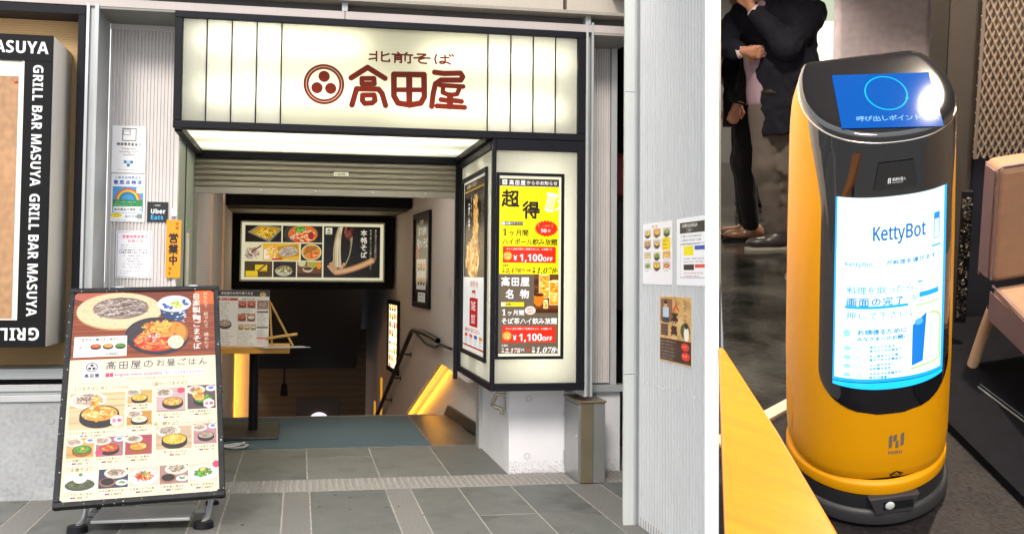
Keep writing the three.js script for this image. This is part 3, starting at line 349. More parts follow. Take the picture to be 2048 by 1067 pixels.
  for (const [a, b, y, k] of [[-0.72, 0.42, 3.1, 12], [0.86, 1.92, 3.06, 11.5], [-0.7, 0.56, 2.74, 12], [0.6, 1.86, 2.7, 13.5]]) lamp(s, [a, y, tz], [b, y, tz], k, [(a + b) / 2, y, 1]);
  for (const z of [-0.12, -0.78]) for (const [a, b] of [[-0.75, 0.2], [0.28, 1.25]]) lamp(s, [a, 2.73, z], [b, 2.73, z], 30, [(a + b) / 2, 0, z], 0.05);
}

// ------------------------------------------------------------------ poster light box beside the entrance
function posterFront() {
  const [c, g] = canvas(512, 1456);
  g.fillStyle = '#fff8d8'; g.fillRect(0, 0, 512, 1456);
  g.fillStyle = '#4a3f38'; g.fillRect(4, 22, 490, 62); g.fillStyle = '#fff'; g.fillRect(26, 32, 38, 42); g.fillStyle = '#4a3f38'; for (const [x, y] of [[45, 44], [38, 56], [52, 56]]) { g.beginPath(); g.arc(x, y, 5, 0, 7); g.fill(); }
  write(g, '高田屋', 78, 32, 46, '#fff', { w: 0.11 }); write(g, 'からのお知らせ', 222, 36, 38, '#fff', { w: 0.1, gap: 0.97 });
  g.fillStyle = '#fff200'; g.fillRect(4, 86, 490, 710);
  write(g, '超', 14, 108, 156, '#2b1d0c', { w: 0.115 }); write(g, '得', 182, 196, 160, '#2b1d0c', { w: 0.115 });
  // beer mug
  g.save(); g.translate(424, 205); g.rotate(0.22); g.fillStyle = '#f3e2b0'; g.fillRect(-36, -52, 72, 124); g.strokeStyle = '#f6efd8'; g.lineWidth = 13; g.beginPath(); g.ellipse(52, 16, 28, 38, 0, -1.5, 1.6); g.stroke(); for (let i = 0; i < 9; i++) blob(g, -34 + i * 9, -56 + rr(-6, 6), 13, 12, '#fffdf4'); blob(g, 0, 74, 42, 10, '#f8f2dc'); g.strokeStyle = '#d9b860'; g.lineWidth = 2; for (let i = -20; i < 30; i += 18) { g.beginPath(); g.moveTo(i, -30); g.lineTo(i, 62); g.stroke(); } g.restore();
  g.fillStyle = '#4a3f38'; g.fillRect(22, 372, 176, 30); g.fillStyle = '#fff'; g.fillRect(26, 376, 22, 22); write(g, '話題のサブスク', 52, 375, 23, '#fff', { gap: 0.92 });
  g.fillStyle = '#ee2a12'; g.beginPath(); for (let i = 0; i < 44; i++) { const a = i / 44 * 6.283, r = i % 2 ? 0.82 : 1; g.lineTo(390 + Math.cos(a) * 104 * r, 424 + Math.sin(a) * 70 * r); } g.fill();
  write(g, '【ディナータイム】', 312, 392, 22, '#ffe8a0', { gap: 0.9 }); write(g, '90', 344, 418, 44, '#fff', { face: 'serif' }); write(g, '分', 398, 428, 30, '#fff');
  write(g, '1', 28, 416, 78, '#2b1d0c', { face: 'serif' }); write(g, 'ヶ月間', 78, 434, 58, '#2b1d0c', { w: 0.1, gap: 0.95 });
  write(g, 'ハイボール飲み放題', 22, 506, 58, '#2b1d0c', { w: 0.095, gap: 0.87 });
  const offer = (y, dark) => {
    g.fillStyle = '#ee2a12'; g.fillRect(34, y, 436, 132); write(g, '今なら名物月間のご営業店知らせ、お放題小円', 60, y + 12, 19, '#fff', { gap: 0.95 });
    blob(g, 74, y + 78, 36, 36, '#f6a21c'); write(g, '円か月', 46, y + 58, 20, '#fff6d8', { gap: 0.9 }); write(g, '月間', 52, y + 82, 20, '#fff6d8');
    write(g, '¥', 120, y + 62, 58, '#fff'); g.fillStyle = '#fff'; g.font = 'bold 78px sans-serif'; g.textBaseline = 'alphabetic'; g.fillText('1,100', 168, y + 118); g.font = 'bold 46px sans-serif'; g.fillText('OFF', 360, y + 118);
    const t = dark ? '#fff' : '#2b1d0c'; write(g, '定額料金', 28, y + 146, 18, t); write(g, '月', 30, y + 172, 20, t); write(g, '額', 30, y + 194, 20, t);
    g.fillStyle = t; g.font = 'italic bold 50px serif'; g.fillText('2,178', 54, y + 214); write(g, '円', 188, y + 178, 30, t, { w: 0.08 }); g.strokeStyle = '#d81e10'; g.lineWidth = 3; g.beginPath(); g.moveTo(56, y + 204); g.lineTo(190, y + 190); g.stroke();
    g.fillStyle = '#e8301a'; g.fillRect(228, y + 188, 22, 10); g.beginPath(); g.moveTo(250, y + 180); g.lineTo(266, y + 193); g.lineTo(250, y + 206); g.fill();
    write(g, '月', 278, y + 166, 24, t, { w: 0.12 }); write(g, '額', 278, y + 192, 24, t, { w: 0.12 }); g.fillStyle = t; g.font = 'italic bold 64px serif'; g.fillText('1,078', 306, y + 216); write(g, '円', 460, y + 178, 34, t, { w: 0.09 });
  };
  offer(572, false);
  g.fillStyle = '#6b5d4c'; g.fillRect(4, 796, 490, 640);
  g.save(); g.beginPath(); g.rect(292, 796, 202, 312); g.clip(); g.fillStyle = '#5a2c0c'; g.fillRect(292, 768, 202, 330); for (let i = 0; i < 9; i++) { g.fillStyle = i % 2 ? '#7a4014' : '#4a220a'; g.fillRect(292, 768 + i * 40, 202, 22); }
  const glass = (x, y, w, h) => { g.fillStyle = '#e8a01c'; g.fillRect(x, y, w, h); scribble(g, x + w / 2, y + h / 2, w * 0.5, h * 0.5, 50, ['#ffd45a', '#fff0a8', '#c97808', '#f4b52c'], 9, 0.7); g.strokeStyle = '#fff3c0'; g.lineWidth = 4; g.strokeRect(x, y, w, h); blob(g, x + w / 2, y, w / 2, 12, '#ffeaa0'); }; glass(334, 796, 82, 190); glass(420, 852, 90, 190); blob(g, 330, 1000, 44, 54, '#e07c10'); blob(g, 330, 962, 40, 12, '#3a1a06'); glass(372, 1010, 34, 60); g.restore();
  write(g, '高田屋', 16, 814, 84, '#fff', { w: 0.12, gap: 0.95 }); write(g, '名 物', 52, 914, 84, '#fff', { w: 0.12 });
  g.fillStyle = '#fff200'; g.fillRect(24, 1022, 186, 34); g.fillStyle = '#fff'; g.fillRect(26, 1024, 28, 30); write(g, '話題のサブスク', 58, 1027, 24, '#5a5040', { gap: 0.88 });
  blob(g, 262, 1088, 44, 34, '#ffe6dc'); write(g, 'HOT', 234, 1064, 26, '#e02a20'); write(g, '名物月', 236, 1094, 17, '#e02a20');
  write(g, '1', 28, 1066, 70, '#fff', { face: 'serif' }); write(g, 'ヶ月間', 70, 1082, 50, '#fff', { w: 0.1, gap: 0.95 });
  write(g, 'そば茶ハイ飲み放題', 22, 1146, 56, '#fff', { w: 0.1, gap: 0.91 });
  offer(1214, true); return c;
}
function posterSide() {
  const [c, g] = canvas(600, 720); g.fillStyle = '#fffaf0'; g.fillRect(0, 0, 600, 720);
  g.fillStyle = '#1a1512'; g.fillRect(14, 10, 572, 400); g.fillStyle = '#3a3028'; g.fillRect(14, 10, 572, 30); write(g, '高田屋からのお知らせ', 90, 12, 26, '#d8c8a0'); g.fillStyle = '#c8981c'; g.fillRect(14, 42, 572, 7);
  write(g, '名物の', 200, 70, 30, '#e8e0d0', { v: 1 }); write(g, '天丼', 120, 90, 62, '#fff', { v: 1, w: 0.11 }); write(g, filler(9), 480, 66, 26, '#c8b090', { v: 1 }); write(g, filler(7), 520, 66, 20, '#a89070', { v: 1 });
  scribble(g, 330, 200, 60, 150, 140, FOOD.tempura, 22, 0.9); scribble(g, 260, 330, 190, 80, 200, FOOD.tempura, 22, 0.4); for (let i = 0; i < 40; i++) blob(g, 300 + rr(-60, 90), rr(80, 360), 8, 6, pick(FOOD.tempura));
  g.fillStyle = '#fff'; g.fillRect(14, 412, 572, 290); write(g, 'お持ち帰り弁当', 200, 424, 30, '#c8321e'); write(g, 'あり', 300, 458, 26, '#c8321e');
  g.fillStyle = '#c81e1e'; g.fillRect(190, 496, 220, 118); g.strokeStyle = '#c81e1e'; g.lineWidth = 10; g.strokeRect(260, 470, 80, 30); g.fillStyle = '#fff'; g.font = 'bold 52px sans-serif'; g.textBaseline = 'alphabetic'; g.fillText('TAKE', 226, 548); g.fillText('OUT', 240, 602);
  write(g, filler(20), 60, 622, 20, '#c8321e'); for (let i = 0; i < 4; i++) { g.fillStyle = ['#e8643c', '#e8643c', '#3c6ec8', '#e89a1c'][i]; g.fillRect(60 + i * 130, 648, 80, 14); lines(g, 60 + i * 130, 666, 90, 8, 3, '#666'); } g.fillStyle = '#c81e1e'; g.fillRect(14, 696, 572, 6); return c;
}
let frameBars;
{
  const s = thing('poster_light_box', 'tall backlit poster box with black frame on the corner under the shop sign', 'light box');
  const X0 = 1.345, X1 = 2.031, Y0 = 0.668, Y1 = 2.47, Z = 0.45, zb = -1.16, bar = (...a) => mesh('frame_bar', uvm(RB(...a, 0.005), 0.4), mBlack, s);
  bar(X0, 1.372, Y0, Y1, Z - 0.05, Z + 0.012); bar(1.974, X1, Y0, Y1, Z - 0.05, Z + 0.012); bar(1.3725, 1.9735, 2.39, Y1, Z - 0.05, Z + 0.012); bar(1.3725, 1.9735, Y0, 0.722, Z - 0.05, Z + 0.012);
  bar(X0 - 0.006, X0 + 0.04, Y0, 0.722, zb, Z - 0.051); bar(X0 - 0.006, X0 + 0.04, 2.4, Y1, zb, Z - 0.051); bar(X0 - 0.006, X0 + 0.04, 0.7225, 2.3995, zb, zb + 0.07);
  const q1 = mesh('panel', uvm(new THREE.PlaneGeometry(0.602, 1.67), 0.5), mPanel, s); q1.position.set(1.673, 1.556, Z - 0.015);
  const q2 = mesh('panel', uvm(new THREE.PlaneGeometry(1.49, 1.68), 0.5), mPanel, s); q2.rotation.y = -Math.PI / 2; q2.position.set(X0 + 0.012, 1.56, (zb + 0.07 + Z - 0.05) / 2);
  mesh('housing', [B(2.0, 2.03, Y0 + 0.01, Y1 - 0.02, zb, Z - 0.052), B(X0 + 0.042, 2.03, Y0 + 0.004, Y0 + 0.02, zb, Z - 0.052), B(X0 + 0.042, 2.03, Y1 - 0.02, Y1 - 0.004, zb, Z - 0.052), B(X0 + 0.042, 2.03, Y0 + 0.02, Y1 - 0.02, zb, zb + 0.02)], M([0.8, 0.8, 0.78], 0.9), s);
  lamp(s, [1.62, 0.8, 0.2], [1.62, 2.3, 0.2], 9, [1.62, 1.5, 1]); lamp(s, [1.78, 0.8, 0.2], [1.78, 2.3, 0.2], 9, [1.78, 1.5, 1]);
  lamp(s, [1.55, 0.8, -0.1], [1.55, 2.3, -0.1], 10, [0, 1.5, -0.1]); lamp(s, [1.55, 0.8, -0.75], [1.55, 2.3, -0.75], 10, [0, 1.5, -0.75]);
  const p = thing('offer_poster', 'yellow and brown drinks offer poster in a thin black frame on the backlit box', 'poster', [1.624, 1.5615, Z - 0.004]);
  const fr = (pw, ph, w, n, par, d = 0.02) => { mesh(n, RB(-pw / 2, pw / 2, ph / 2 - w, ph / 2, 0, d, 0.003), mBlack, par); mesh(n, RB(-pw / 2, pw / 2, -ph / 2, -ph / 2 + w, 0, d, 0.003), mBlack, par); mesh(n, RB(-pw / 2, -pw / 2 + w, -ph / 2 + w + 0.0004, ph / 2 - w - 0.0004, 0, d, 0.003), mBlack, par); mesh(n, RB(pw / 2 - w, pw / 2, -ph / 2 + w + 0.0004, ph / 2 - w - 0.0004, 0, d, 0.003), mBlack, par); };
  fr(0.5, 1.335, 0.022, 'frame_bar', p); const pf = mesh('print', new THREE.PlaneGeometry(0.458, 1.293), backlit(posterFront(), 0.26), p); pf.position.z = 0.006;
  const p2 = thing('takeout_poster', 'narrow dark and white tempura poster with red TAKE OUT bag on the box side', 'poster', [X0 + 0.004, 1.57, -0.335]); p2.rotation.y = -Math.PI / 2;
  fr(1.16, 1.44, 0.035, 'frame_bar', p2); const ps = mesh('print', new THREE.PlaneGeometry(1.09, 1.37), backlit(posterSide(), 0.2), p2); ps.position.z = 0.006;
  frameBars = fr;
}

// ------------------------------------------------------------------ roller shutter
{
  const s = thing('roller_shutter', 'half raised grey metal roller shutter across the top of the entrance', 'shutter');
  const mS = M([0.3, 0.27, 0.22], 0.4, { map: steelT, metalness: 0.5 }), zs = -1.2;
  const slat = (() => { const p = [[0, 0], [0.008, 0.004], [0.012, 0.014], [0.012, 0.03], [0.005, 0.042], [0, 0.046], [-0.004, 0.046], [-0.004, 0]]; return uvm(prism(p, 2.18).rotateY(-Math.PI / 2).translate(2.18, 0, 0), 0.8); })();
  for (let i = 0; i < 6; i++) { const o = mesh('slat', slat, mS, s); o.position.set(-0.868, 2.206 + i * 0.0475, zs); }
  mesh('bottom_rail', uvm(RB(-0.868, 1.312, 2.148, 2.204, zs - 0.012, zs + 0.018, 0.004), 0.7), M([0.36, 0.33, 0.29], 0.45, { map: steelT, metalness: 0.5 }), s);
  for (const x of [-0.33, 0.12, 0.6, 1.05]) mesh('screw', new THREE.CylinderGeometry(0.007, 0.007, 0.006, 10).rotateX(Math.PI / 2).translate(x, 2.186, zs + 0.02), mSteelEdge, s);
  mesh('guide_rail', uvm(B(1.313, 1.343, 0.6, 2.47, zs - 0.03, zs + 0.04), 1), mBlack, s); mesh('guide_rail', uvm(B(-0.868, -0.84, -0.02, 2.14, zs - 0.03, zs + 0.03), 1), M([0.3, 0.28, 0.24], 0.5, { metalness: 0.4 }), s);
  const [c, g] = canvas(128, 32); g.fillStyle = '#e8e4d8'; g.fillRect(0, 0, 128, 32); g.fillStyle = '#222'; g.font = 'bold 22px sans-serif'; g.fillText('V-29-203', 10, 24);
  const t = card('label_plate', 0.125, 0.032, 0.002, print(c), mPaper, s); t.position.set(0.332, 2.335, zs + 0.016);
}

// ------------------------------------------------------------------ stairwell
{
  const plasterT = dtex(256, tile((u, v) => 0.86 + 0.2 * fbm(u * 40, v * 40, 61, 3) + 0.1 * Math.sin(v * 6.283 * 30 + 3 * fbm(u * 10, v * 10, 2, 2))));
  const mPl = M([0.74, 0.69, 0.66], 0.85, { map: plasterT, bumpMap: plasterT, bumpScale: 0.004 });
  const s = thing('stairwell', 'dim entrance stairwell with textured plaster walls leading down below the shutter', 'stairwell');
  const brown = M([0.13, 0.1, 0.075], 0.6, { map: stoneT[0] });
  mesh('lobby_floor', uvm(B(-0.9, 1.6, -0.03, -0.004, -3.45, -1.41), 0.9), M([0.1, 0.085, 0.07], 0.35, { map: stoneT[1] }), s);
  for (const x of [0.2, 1.16]) mesh('floor_joint', B(x - 0.003, x + 0.003, -0.0045, -0.003, -3.44, -1.42), M([0.3, 0.25, 0.2], 0.7), s);
  mesh('nosing', RB(-0.9, 1.46, -0.03, 0.002, -3.5, -3.452, 0.004), M([0.2, 0.19, 0.17], 0.5, { metalness: 0.4 }), s);
  for (let i = 1; i < 14; i++) mesh('step', B(-0.9, 1.5, -0.17 * i - 0.03, -0.17 * i, -3.5 - 0.45 * i, -3.5 - 0.45 * (i - 1) - 0.001), brown, s);
  // left wall with two slots that hold amber lamps
  mesh('wall', uvm(B(-1.0, -0.868, -2.5, 2.6, -2.9, -1.252), 0.8), mPl, s);
  mesh('wall', uvm(B(-1.02, -0.87, -2.5, 2.6, -4.6, -3.2), 0.8), mPl, s); mesh('wall', uvm(B(-1.05, -0.868, -2.5, 2.6, -8.2, -4.9), 0.8), mPl, s); mesh('wall', B(-1.5, -1.4, -2.5, 2.6, -9.5, -8.2), mPl, s); mesh('wall', B(-1.2, -1.06, -2.5, 2.6, -5.2, -2.7), mPl, s);
  // right wall: upper part stands proud of the lower part; both lean in towards the back
  const rw = new THREE.Group(); rw.name = 'right_wall'; s.add(rw); rw.position.set(1.55, 0, -1.4); rw.rotation.y = Math.atan2(0.3, 5.1);
  const up = wallX([[0, 2.75], [0, 0.56], [-0.35, 0.5], [-0.84, 0.52], [-1.4, 0.565], [-1.79, 0.57], [-4.1, -0.27], [-9.6, -2.3], [-9.6, 2.75]], 0, 0.2);
  mesh('plaster', uvm(up, 0.8), mPl, rw); mesh('plaster', uvm(B(0.15, 0.24, -2.6, 0.6, -9.6, 0.02), 0.8), mPl, rw);
  mesh('skirting', uvm(wallX([[0.0, 0], [0.0, 0.1], [-1.93, 0.11], [-2.15, -0.02]], 0.12, 0.149), 0.7), M([0.03, 0.025, 0.022], 0.4), rw);
  mesh('cover_plate', RB(0.144, 0.15, 0.2, 0.33, -0.62, -0.55, 0.002), M([0.6, 0.57, 0.54], 0.6), rw); mesh('switch_plate', RB(-0.008, 0, 1.25, 1.37, -1.3, -1.2, 0.003), M([0.55, 0.52, 0.5], 0.5), rw);
  const amber = lin(1, 0.42, 0.03), mAmb = M([0.6, 0.4, 0.1], 0.5, { emissive: amber, emissiveIntensity: 1.4 });
  for (const [z, y0, y1] of [[-6.2, -0.55, 0.0], [-6.9, -0.9, -0.42]]) mesh('slot_lamp', RB(-0.012, -0.001, y0, y1, z - 0.07, z + 0.07, 0.003), M([0.5, 0.3, 0.05], 0.5, { emissive: lin(1, 0.42, 0.03), emissiveIntensity: 0.3 }), rw);
  mesh('led_strip', rod([0.05, 0.545, -1.86], [0.05, -0.27, -4.1], 0.007, 8), mAmb, rw);
  // black drop, panel and descending soffit
  mesh('ceiling', B(-1, 1.7, 2.7, 2.75, -11, -4.99), mBlackMatt, s); mesh('ceiling', B(-1, 1.7, 2.7, 2.75, -4.985, -1.25), M([0.6, 0.57, 0.53], 0.9), s);
  mesh('added_ceiling_lamp', RB(-0.1, 0.9, 2.675, 2.6995, -2.9, -2.3, 0.004), M([0.8, 0.8, 0.78], 0.5, { emissive: lin(1, 0.93, 0.82), emissiveIntensity: 0.8 }), s); area(0.95, 0.55, lin(1, 0.93, 0.82), 2.6, [0.4, 2.672, -2.6], [0.4, 0, -2.601]);  // unseen lobby lamp, added to brighten the walls, mat and menu
  mesh('drop_beam', RB(-0.867, 1.32, 2.285, 2.69, -5.3, -5.0, 0.004), mBlackMatt, s); mesh('drop_slope', slabY([[-0.86, -5.31], [1.3, -5.31], [1.22, -6.38], [-0.86, -6.38]], 2.26, 2.283), M([0.13, 0.11, 0.075], 0.6), s);
  mesh('panel_backing', B(-0.867, 1.225, 1.29, 2.259, -6.6, -6.4), mBlackMatt, s);
  mesh('descending_soffit', wallX([[-6.45, 1.285], [-8.4, 0.07], [-11, 0.07], [-11, 2.6], [-6.61, 2.6], [-6.61, 1.285]], -0.86, 0.86), M([0.006, 0.007, 0.012], 0.6), s);
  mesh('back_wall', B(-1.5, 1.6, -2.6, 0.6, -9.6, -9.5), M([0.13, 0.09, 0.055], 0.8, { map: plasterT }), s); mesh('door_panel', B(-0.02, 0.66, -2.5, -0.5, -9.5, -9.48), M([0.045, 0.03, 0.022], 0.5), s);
  const rd = mesh('round_lamp', new THREE.SphereGeometry(0.16, 20, 14).scale(1, 0.9, 0.4).translate(0.34, -0.86, -9.45), M([0.8, 0.75, 0.8], 0.5, { emissive: lin(1, 0.8, 0.9), emissiveIntensity: 0.7 }), s);
  mesh('hanging_lamp', [rod([-0.2, 0.5, -8.5], [-0.2, -0.2, -8.5], 0.012), new THREE.CylinderGeometry(0.04, 0.06, 0.18, 14).translate(-0.2, -0.25, -8.5)], mBlack, s);
  // amber lamps in the slots of the side wall and their light
  for (const [x, z, y0, y1] of [[-1.045, -3.0, -0.6, 2.45], [-1.045, -4.75, -1, 2.3], [-1.15, -8.6, -1.4, 0.3]]) { mesh('slot_lamp', rod([x, y0, z], [x, y1, z], 0.01, 8), mAmb, s); const far = z < -8, l = new THREE.RectAreaLight(amber, far ? 6 : 1.6, 0.03, y1 - y0); l.position.set(x + (far ? 0.006 : 0.014), (y0 + y1) / 2, z - (far ? 0.013 : 0)); l.rotation.y = far ? -0.45 : -Math.PI / 2; scene.add(l); }
  { const l = new THREE.RectAreaLight(amber, 15, 0.02, 2.4), P = new THREE.Vector3(0.06, 0.12, -2.98).applyAxisAngle(new THREE.Vector3(0, 1, 0), rw.rotation.y).add(rw.position); l.position.copy(P);
    const y = new THREE.Vector3(0, 0.82, 2.27).normalize().applyAxisAngle(new THREE.Vector3(0, 1, 0), rw.rotation.y), z = new THREE.Vector3(-0.9, 0.45, 0).normalize(), x = y.clone().cross(z).normalize(); l.quaternion.setFromRotationMatrix(new THREE.Matrix4().makeBasis(x, y, x.clone().cross(y))); scene.add(l); }
  // plaster fin on the side wall, washed by an amber lamp strip
  mesh('fin', uvm(B(-0.867, -0.56, -2.5, 0.95, -7.6, -7.5), 0.8), mPl, s); mesh('slot_lamp', rod([-0.852, -1.3, -7.4], [-0.852, 0.9, -7.4], 0.006, 8), mAmb, s);
  { const l = new THREE.RectAreaLight(amber, 11, 0.02, 2.2); l.position.set(-0.842, -0.2, -7.405); l.rotation.y = -0.6; scene.add(l); }
  // the black handrail
  const h = thing('handrail', 'black round handrail on brackets running down the stairwell wall', 'handrail', [0, 0, 0]), mR = M([0.012, 0.011, 0.011], 0.4);
  mesh('rail', tube([[1.4, 0.815, -2.95], [1.35, 0.85, -3.6], [1.3, 0.845, -4.42], [1.28, 0.78, -4.6], [1.11, -0.5, -7.4], [1.02, -1.1, -8.9]], 0.028, 60, 12), mR, h);
  mesh('end_loop', tube([[1.3, 0.83, -4.2], [1.36, 0.74, -3.7], [1.4, 0.74, -3.1], [1.4, 0.79, -2.75], [1.46, 0.77, -2.4]], 0.014, 40, 8), mR, h);
  for (const [y, z] of [[0.6, -5.0], [0.24, -5.8], [-0.12, -6.55]]) { const wx = 1.55 - (-1.4 - z) * 0.0588; mesh('bracket', tube([[wx - 0.1, y, z], [wx - 0.09, y - 0.07, z], [wx + 0.004, y - 0.08, z]], 0.01, 12, 8), mR, h); mesh('bracket_plate', new THREE.CylinderGeometry(0.03, 0.03, 0.012, 14).rotateZ(Math.PI / 2).translate(wx - 0.004, y - 0.08, z), mR, h); }
  // floor mat
  const matT = dtex(256, tile((u, v) => 0.75 + 0.3 * noise.noise(u * 26, v * 40, 4) + 0.3 * fbm(u * 60, v * 60, 8, 2)));
  const mt = thing('floor_mat', 'flat blue grey entrance mat at the top of the stairs', 'mat'); mesh('pile', uvm(slabY([[-0.75, -1.43], [1.155, -1.42], [1.125, -3.36], [-0.75, -3.4]], -0.002, 0.006), 0.6), M([0.085, 0.135, 0.16], 0.95, { map: matT, bumpMap: matT, bumpScale: 0.004 }), mt);
  // the lit menu panel
  const [c, g] = canvas(1240, 500); g.fillStyle = '#e6e0b8'; g.fillRect(0, 0, 1240, 500);
  const pic = (x, y, w, h, f) => { g.save(); g.beginPath(); g.rect(x, y, w, h); g.clip(); f(x, y, w, h); g.restore(); };
  const dark = (x, y, w, h) => { g.fillStyle = '#1c130a'; g.fillRect(x, y, w, h); };
  pic(28, 26, 312, 146, (x, y, w, h) => { dark(x, y, w, h); g.fillStyle = '#8a8468'; g.beginPath(); g.moveTo(x + 20, y + 60); g.lineTo(x + 130, y - 10); g.lineTo(x + 330, y + 20); g.lineTo(x + 210, y + 146); g.fill(); g.fillStyle = '#c8940e'; g.beginPath(); g.moveTo(x + 50, y + 62); g.lineTo(x + 135, y + 6); g.lineTo(x + 300, y + 26); g.lineTo(x + 206, y + 124); g.fill(); scribble(g, x + 180, y + 66, 100, 44, 60, ['#f0c434', '#a06c08', '#ffe070'], 6); });
  pic(352, 26, 346, 146, (x, y, w, h) => { dark(x, y, w, h); blob(g, x + 160, y + 66, 150, 96, '#3a3830'); blob(g, x + 175, y + 72, 128, 80, '#d8701c'); scribble(g, x + 175, y + 84, 120, 60, 90, FOOD.red.concat(FOOD.rice), 9); scribble(g, x + 150, y + 28, 46, 30, 60, FOOD.green, 10); blob(g, x + 246, y + 84, 26, 34, '#a81c0c'); });
  pic(28, 182, 142, 148, (x, y, w, h) => { g.fillStyle = '#e8d8b0'; g.fillRect(x, y, w, h); scribble(g, x + 60, y + 90, 70, 56, 90, FOOD.soba.concat(['#5a3a1a']), 6); g.strokeStyle = '#6a2c0c'; g.lineWidth = 12; g.beginPath(); g.moveTo(x + 60, y + 76); g.lineTo(x + 142, y + 20); g.stroke(); });
  pic(182, 182, 316, 148, (x, y, w, h) => { g.fillStyle = '#e8b030'; g.fillRect(x, y, w, h); g.fillStyle = '#b8860c'; g.save(); g.translate(x + 200, y + 74); g.rotate(-0.15); g.fillRect(-70, -54, 180, 104); blob(g, 20, 0, 82, 44, '#c8b898'); scribble(g, 20, 0, 80, 42, 90, FOOD.soba, 4); g.restore(); g.fillStyle = '#f2ece0'; g.fillRect(x + 10, y + 54, 100, 84); scribble(g, x + 76, y + 78, 54, 58, 70, FOOD.tempura.concat(FOOD.egg), 14); g.fillStyle = '#c01c10'; g.fillRect(x + 80, y + 130, 90, 14); });
  pic(512, 182, 186, 148, (x, y, w, h) => { dark(x, y, w, h); blob(g, x + 92, y + 74, 88, 72, '#e8d898'); blob(g, x + 92, y + 74, 78, 64, '#d88a1c'); scribble(g, x + 116, y + 96, 44, 34, 60, FOOD.red, 8); g.strokeStyle = '#5a3208'; g.lineWidth = 6; for (let i = 0; i < 7; i++) { g.beginPath(); g.moveTo(x + 30 + i * 16, y + 96 - i * 8); g.lineTo(x + 54 + i * 14, y + 26); g.stroke(); } });
  pic(28, 340, 238, 138, (x, y, w, h) => { g.fillStyle = '#4a3a14'; g.fillRect(x, y, w, h); for (const [a, b] of [[90, 30], [10, 84]]) { g.fillStyle = '#e8c41c'; g.fillRect(x + a, y + b, 104, 58); g.fillStyle = '#c49a10'; g.fillRect(x + a, y + b + 44, 104, 14); } g.strokeStyle = '#7a3c14'; g.lineWidth = 13; g.beginPath(); g.moveTo(x + 110, y + 90); g.lineTo(x + 216, y); g.stroke(); });
  pic(276, 340, 196, 138, (x, y, w, h) => { dark(x, y, w, h); blob(g, x + 90, y + 84, 74, 44, '#b8b49a'); blob(g, x + 96, y + 70, 66, 36, '#8a7434'); scribble(g, x + 96, y + 76, 60, 36, 50, ['#d8d4b0', '#7a6a24', '#5a6a1c'], 7); });
  pic(482, 340, 216, 138, (x, y, w, h) => { g.fillStyle = '#6a3c14'; g.fillRect(x, y, w, h); blob(g, x + 130, y + 20, 46, 36, '#a8a430'); blob(g, x + 40, y + 14, 34, 30, '#d0c890'); blob(g, x + 92, y + 66, 44, 28, '#c8c0a0'); blob(g, x + 92, y + 60, 38, 16, '#5a2c08'); blob(g, x + 190, y + 30, 22, 34, '#e88a14'); g.fillStyle = '#3a1c08'; g.fillRect(x, y + 100, w, 40); });
  pic(712, 26, 500, 452, (x, y, w, h) => { g.fillStyle = '#0d0806'; g.fillRect(x, y, w, h); g.fillStyle = '#ece6c8'; g.fillRect(x + 14, y + 12, 58, 58); for (const [a, b] of [[43, 28], [35, 40], [51, 40]]) blob(g, x + a, y + b, 6, 6, '#222'); g.fillStyle = '#333'; g.fillRect(x + 24, y + 56, 38, 8);
    for (let i = 0; i < 90; i++) { g.strokeStyle = pick(['#d8c49a', '#a8946c', '#f0e0b8', '#8a7850']); g.lineWidth = 3; g.beginPath(); const a = x + 92 + rnd() * 66; g.moveTo(x + 128 + rnd() * 40, y + 4); g.bezierCurveTo(a - 10, y + 90, a - 16, y + 240, a, y + 350 + rnd() * 20); g.stroke(); }
    for (let i = 0; i < 12; i++) { g.strokeStyle = pick(['#b8a47a', '#8a7650']); g.lineWidth = 3; g.beginPath(); g.moveTo(x + 232 + rnd() * 24, y + 90); g.bezierCurveTo(x + 236 + rnd() * 20, y + 200, x + 230, y + 280, x + 200 - rnd() * 30, y + 352); g.stroke(); }
    g.lineCap = 'round'; for (const [a, b, c2, d, w, k] of [[250, 20, 210, 60, 40, '#4a1a10'], [226, 40, 190, 66, 24, '#7a3420'], [232, 62, 200, 88, 22, '#86402a'], [244, 80, 220, 108, 20, '#6e2c1a'], [196, 8, 186, 50, 20, '#8a4630']]) { g.strokeStyle = k; g.lineWidth = w; g.beginPath(); g.moveTo(x + a, y + b); g.lineTo(x + c2, y + d); g.stroke(); }
    for (const [k, w] of [['#8a5a38', 58], ['#b98558', 44], ['#d8a878', 24]]) { g.strokeStyle = k; g.lineWidth = w; g.beginPath(); g.moveTo(x + 110, y + 404); g.quadraticCurveTo(x + 250, y + 392, x + 430, y + 300); g.stroke(); } g.strokeStyle = '#c49468'; g.lineWidth = 22; for (const [a, b, d, e] of [[60, 330, 90, 390], [44, 352, 84, 400], [80, 318, 110, 380], [180, 330, 150, 384]]) { g.beginPath(); g.moveTo(x + a, y + b); g.lineTo(x + d, y + e); g.stroke(); } g.fillStyle = '#0d0806'; 
    write(g, '本格そば', x + 322, y + 22, 64, '#f2ead2', { v: 1, w: 0.11 }); write(g, filler(16), x + 404, y + 22, 22, '#c8bc9a', { v: 1 }); write(g, filler(12), x + 448, y + 22, 22, '#c8bc9a', { v: 1 }); });
  const lb = thing('menu_light_panel', 'long backlit panel of food pictures and noodle photograph hung above the stairs', 'light box', [0.17, 1.775, -6.398]);
  const fm = M([0.78, 0.78, 0.7], 0.4); mesh('case', RB(-0.935, 0.935, -0.395, 0.395, -0.002, 0.05, 0.006), fm, lb);
  const fcs = mesh('print', new THREE.PlaneGeometry(1.83, 0.745), backlit(c, 0.36, 0.2), lb); fcs.position.z = 0.0525;
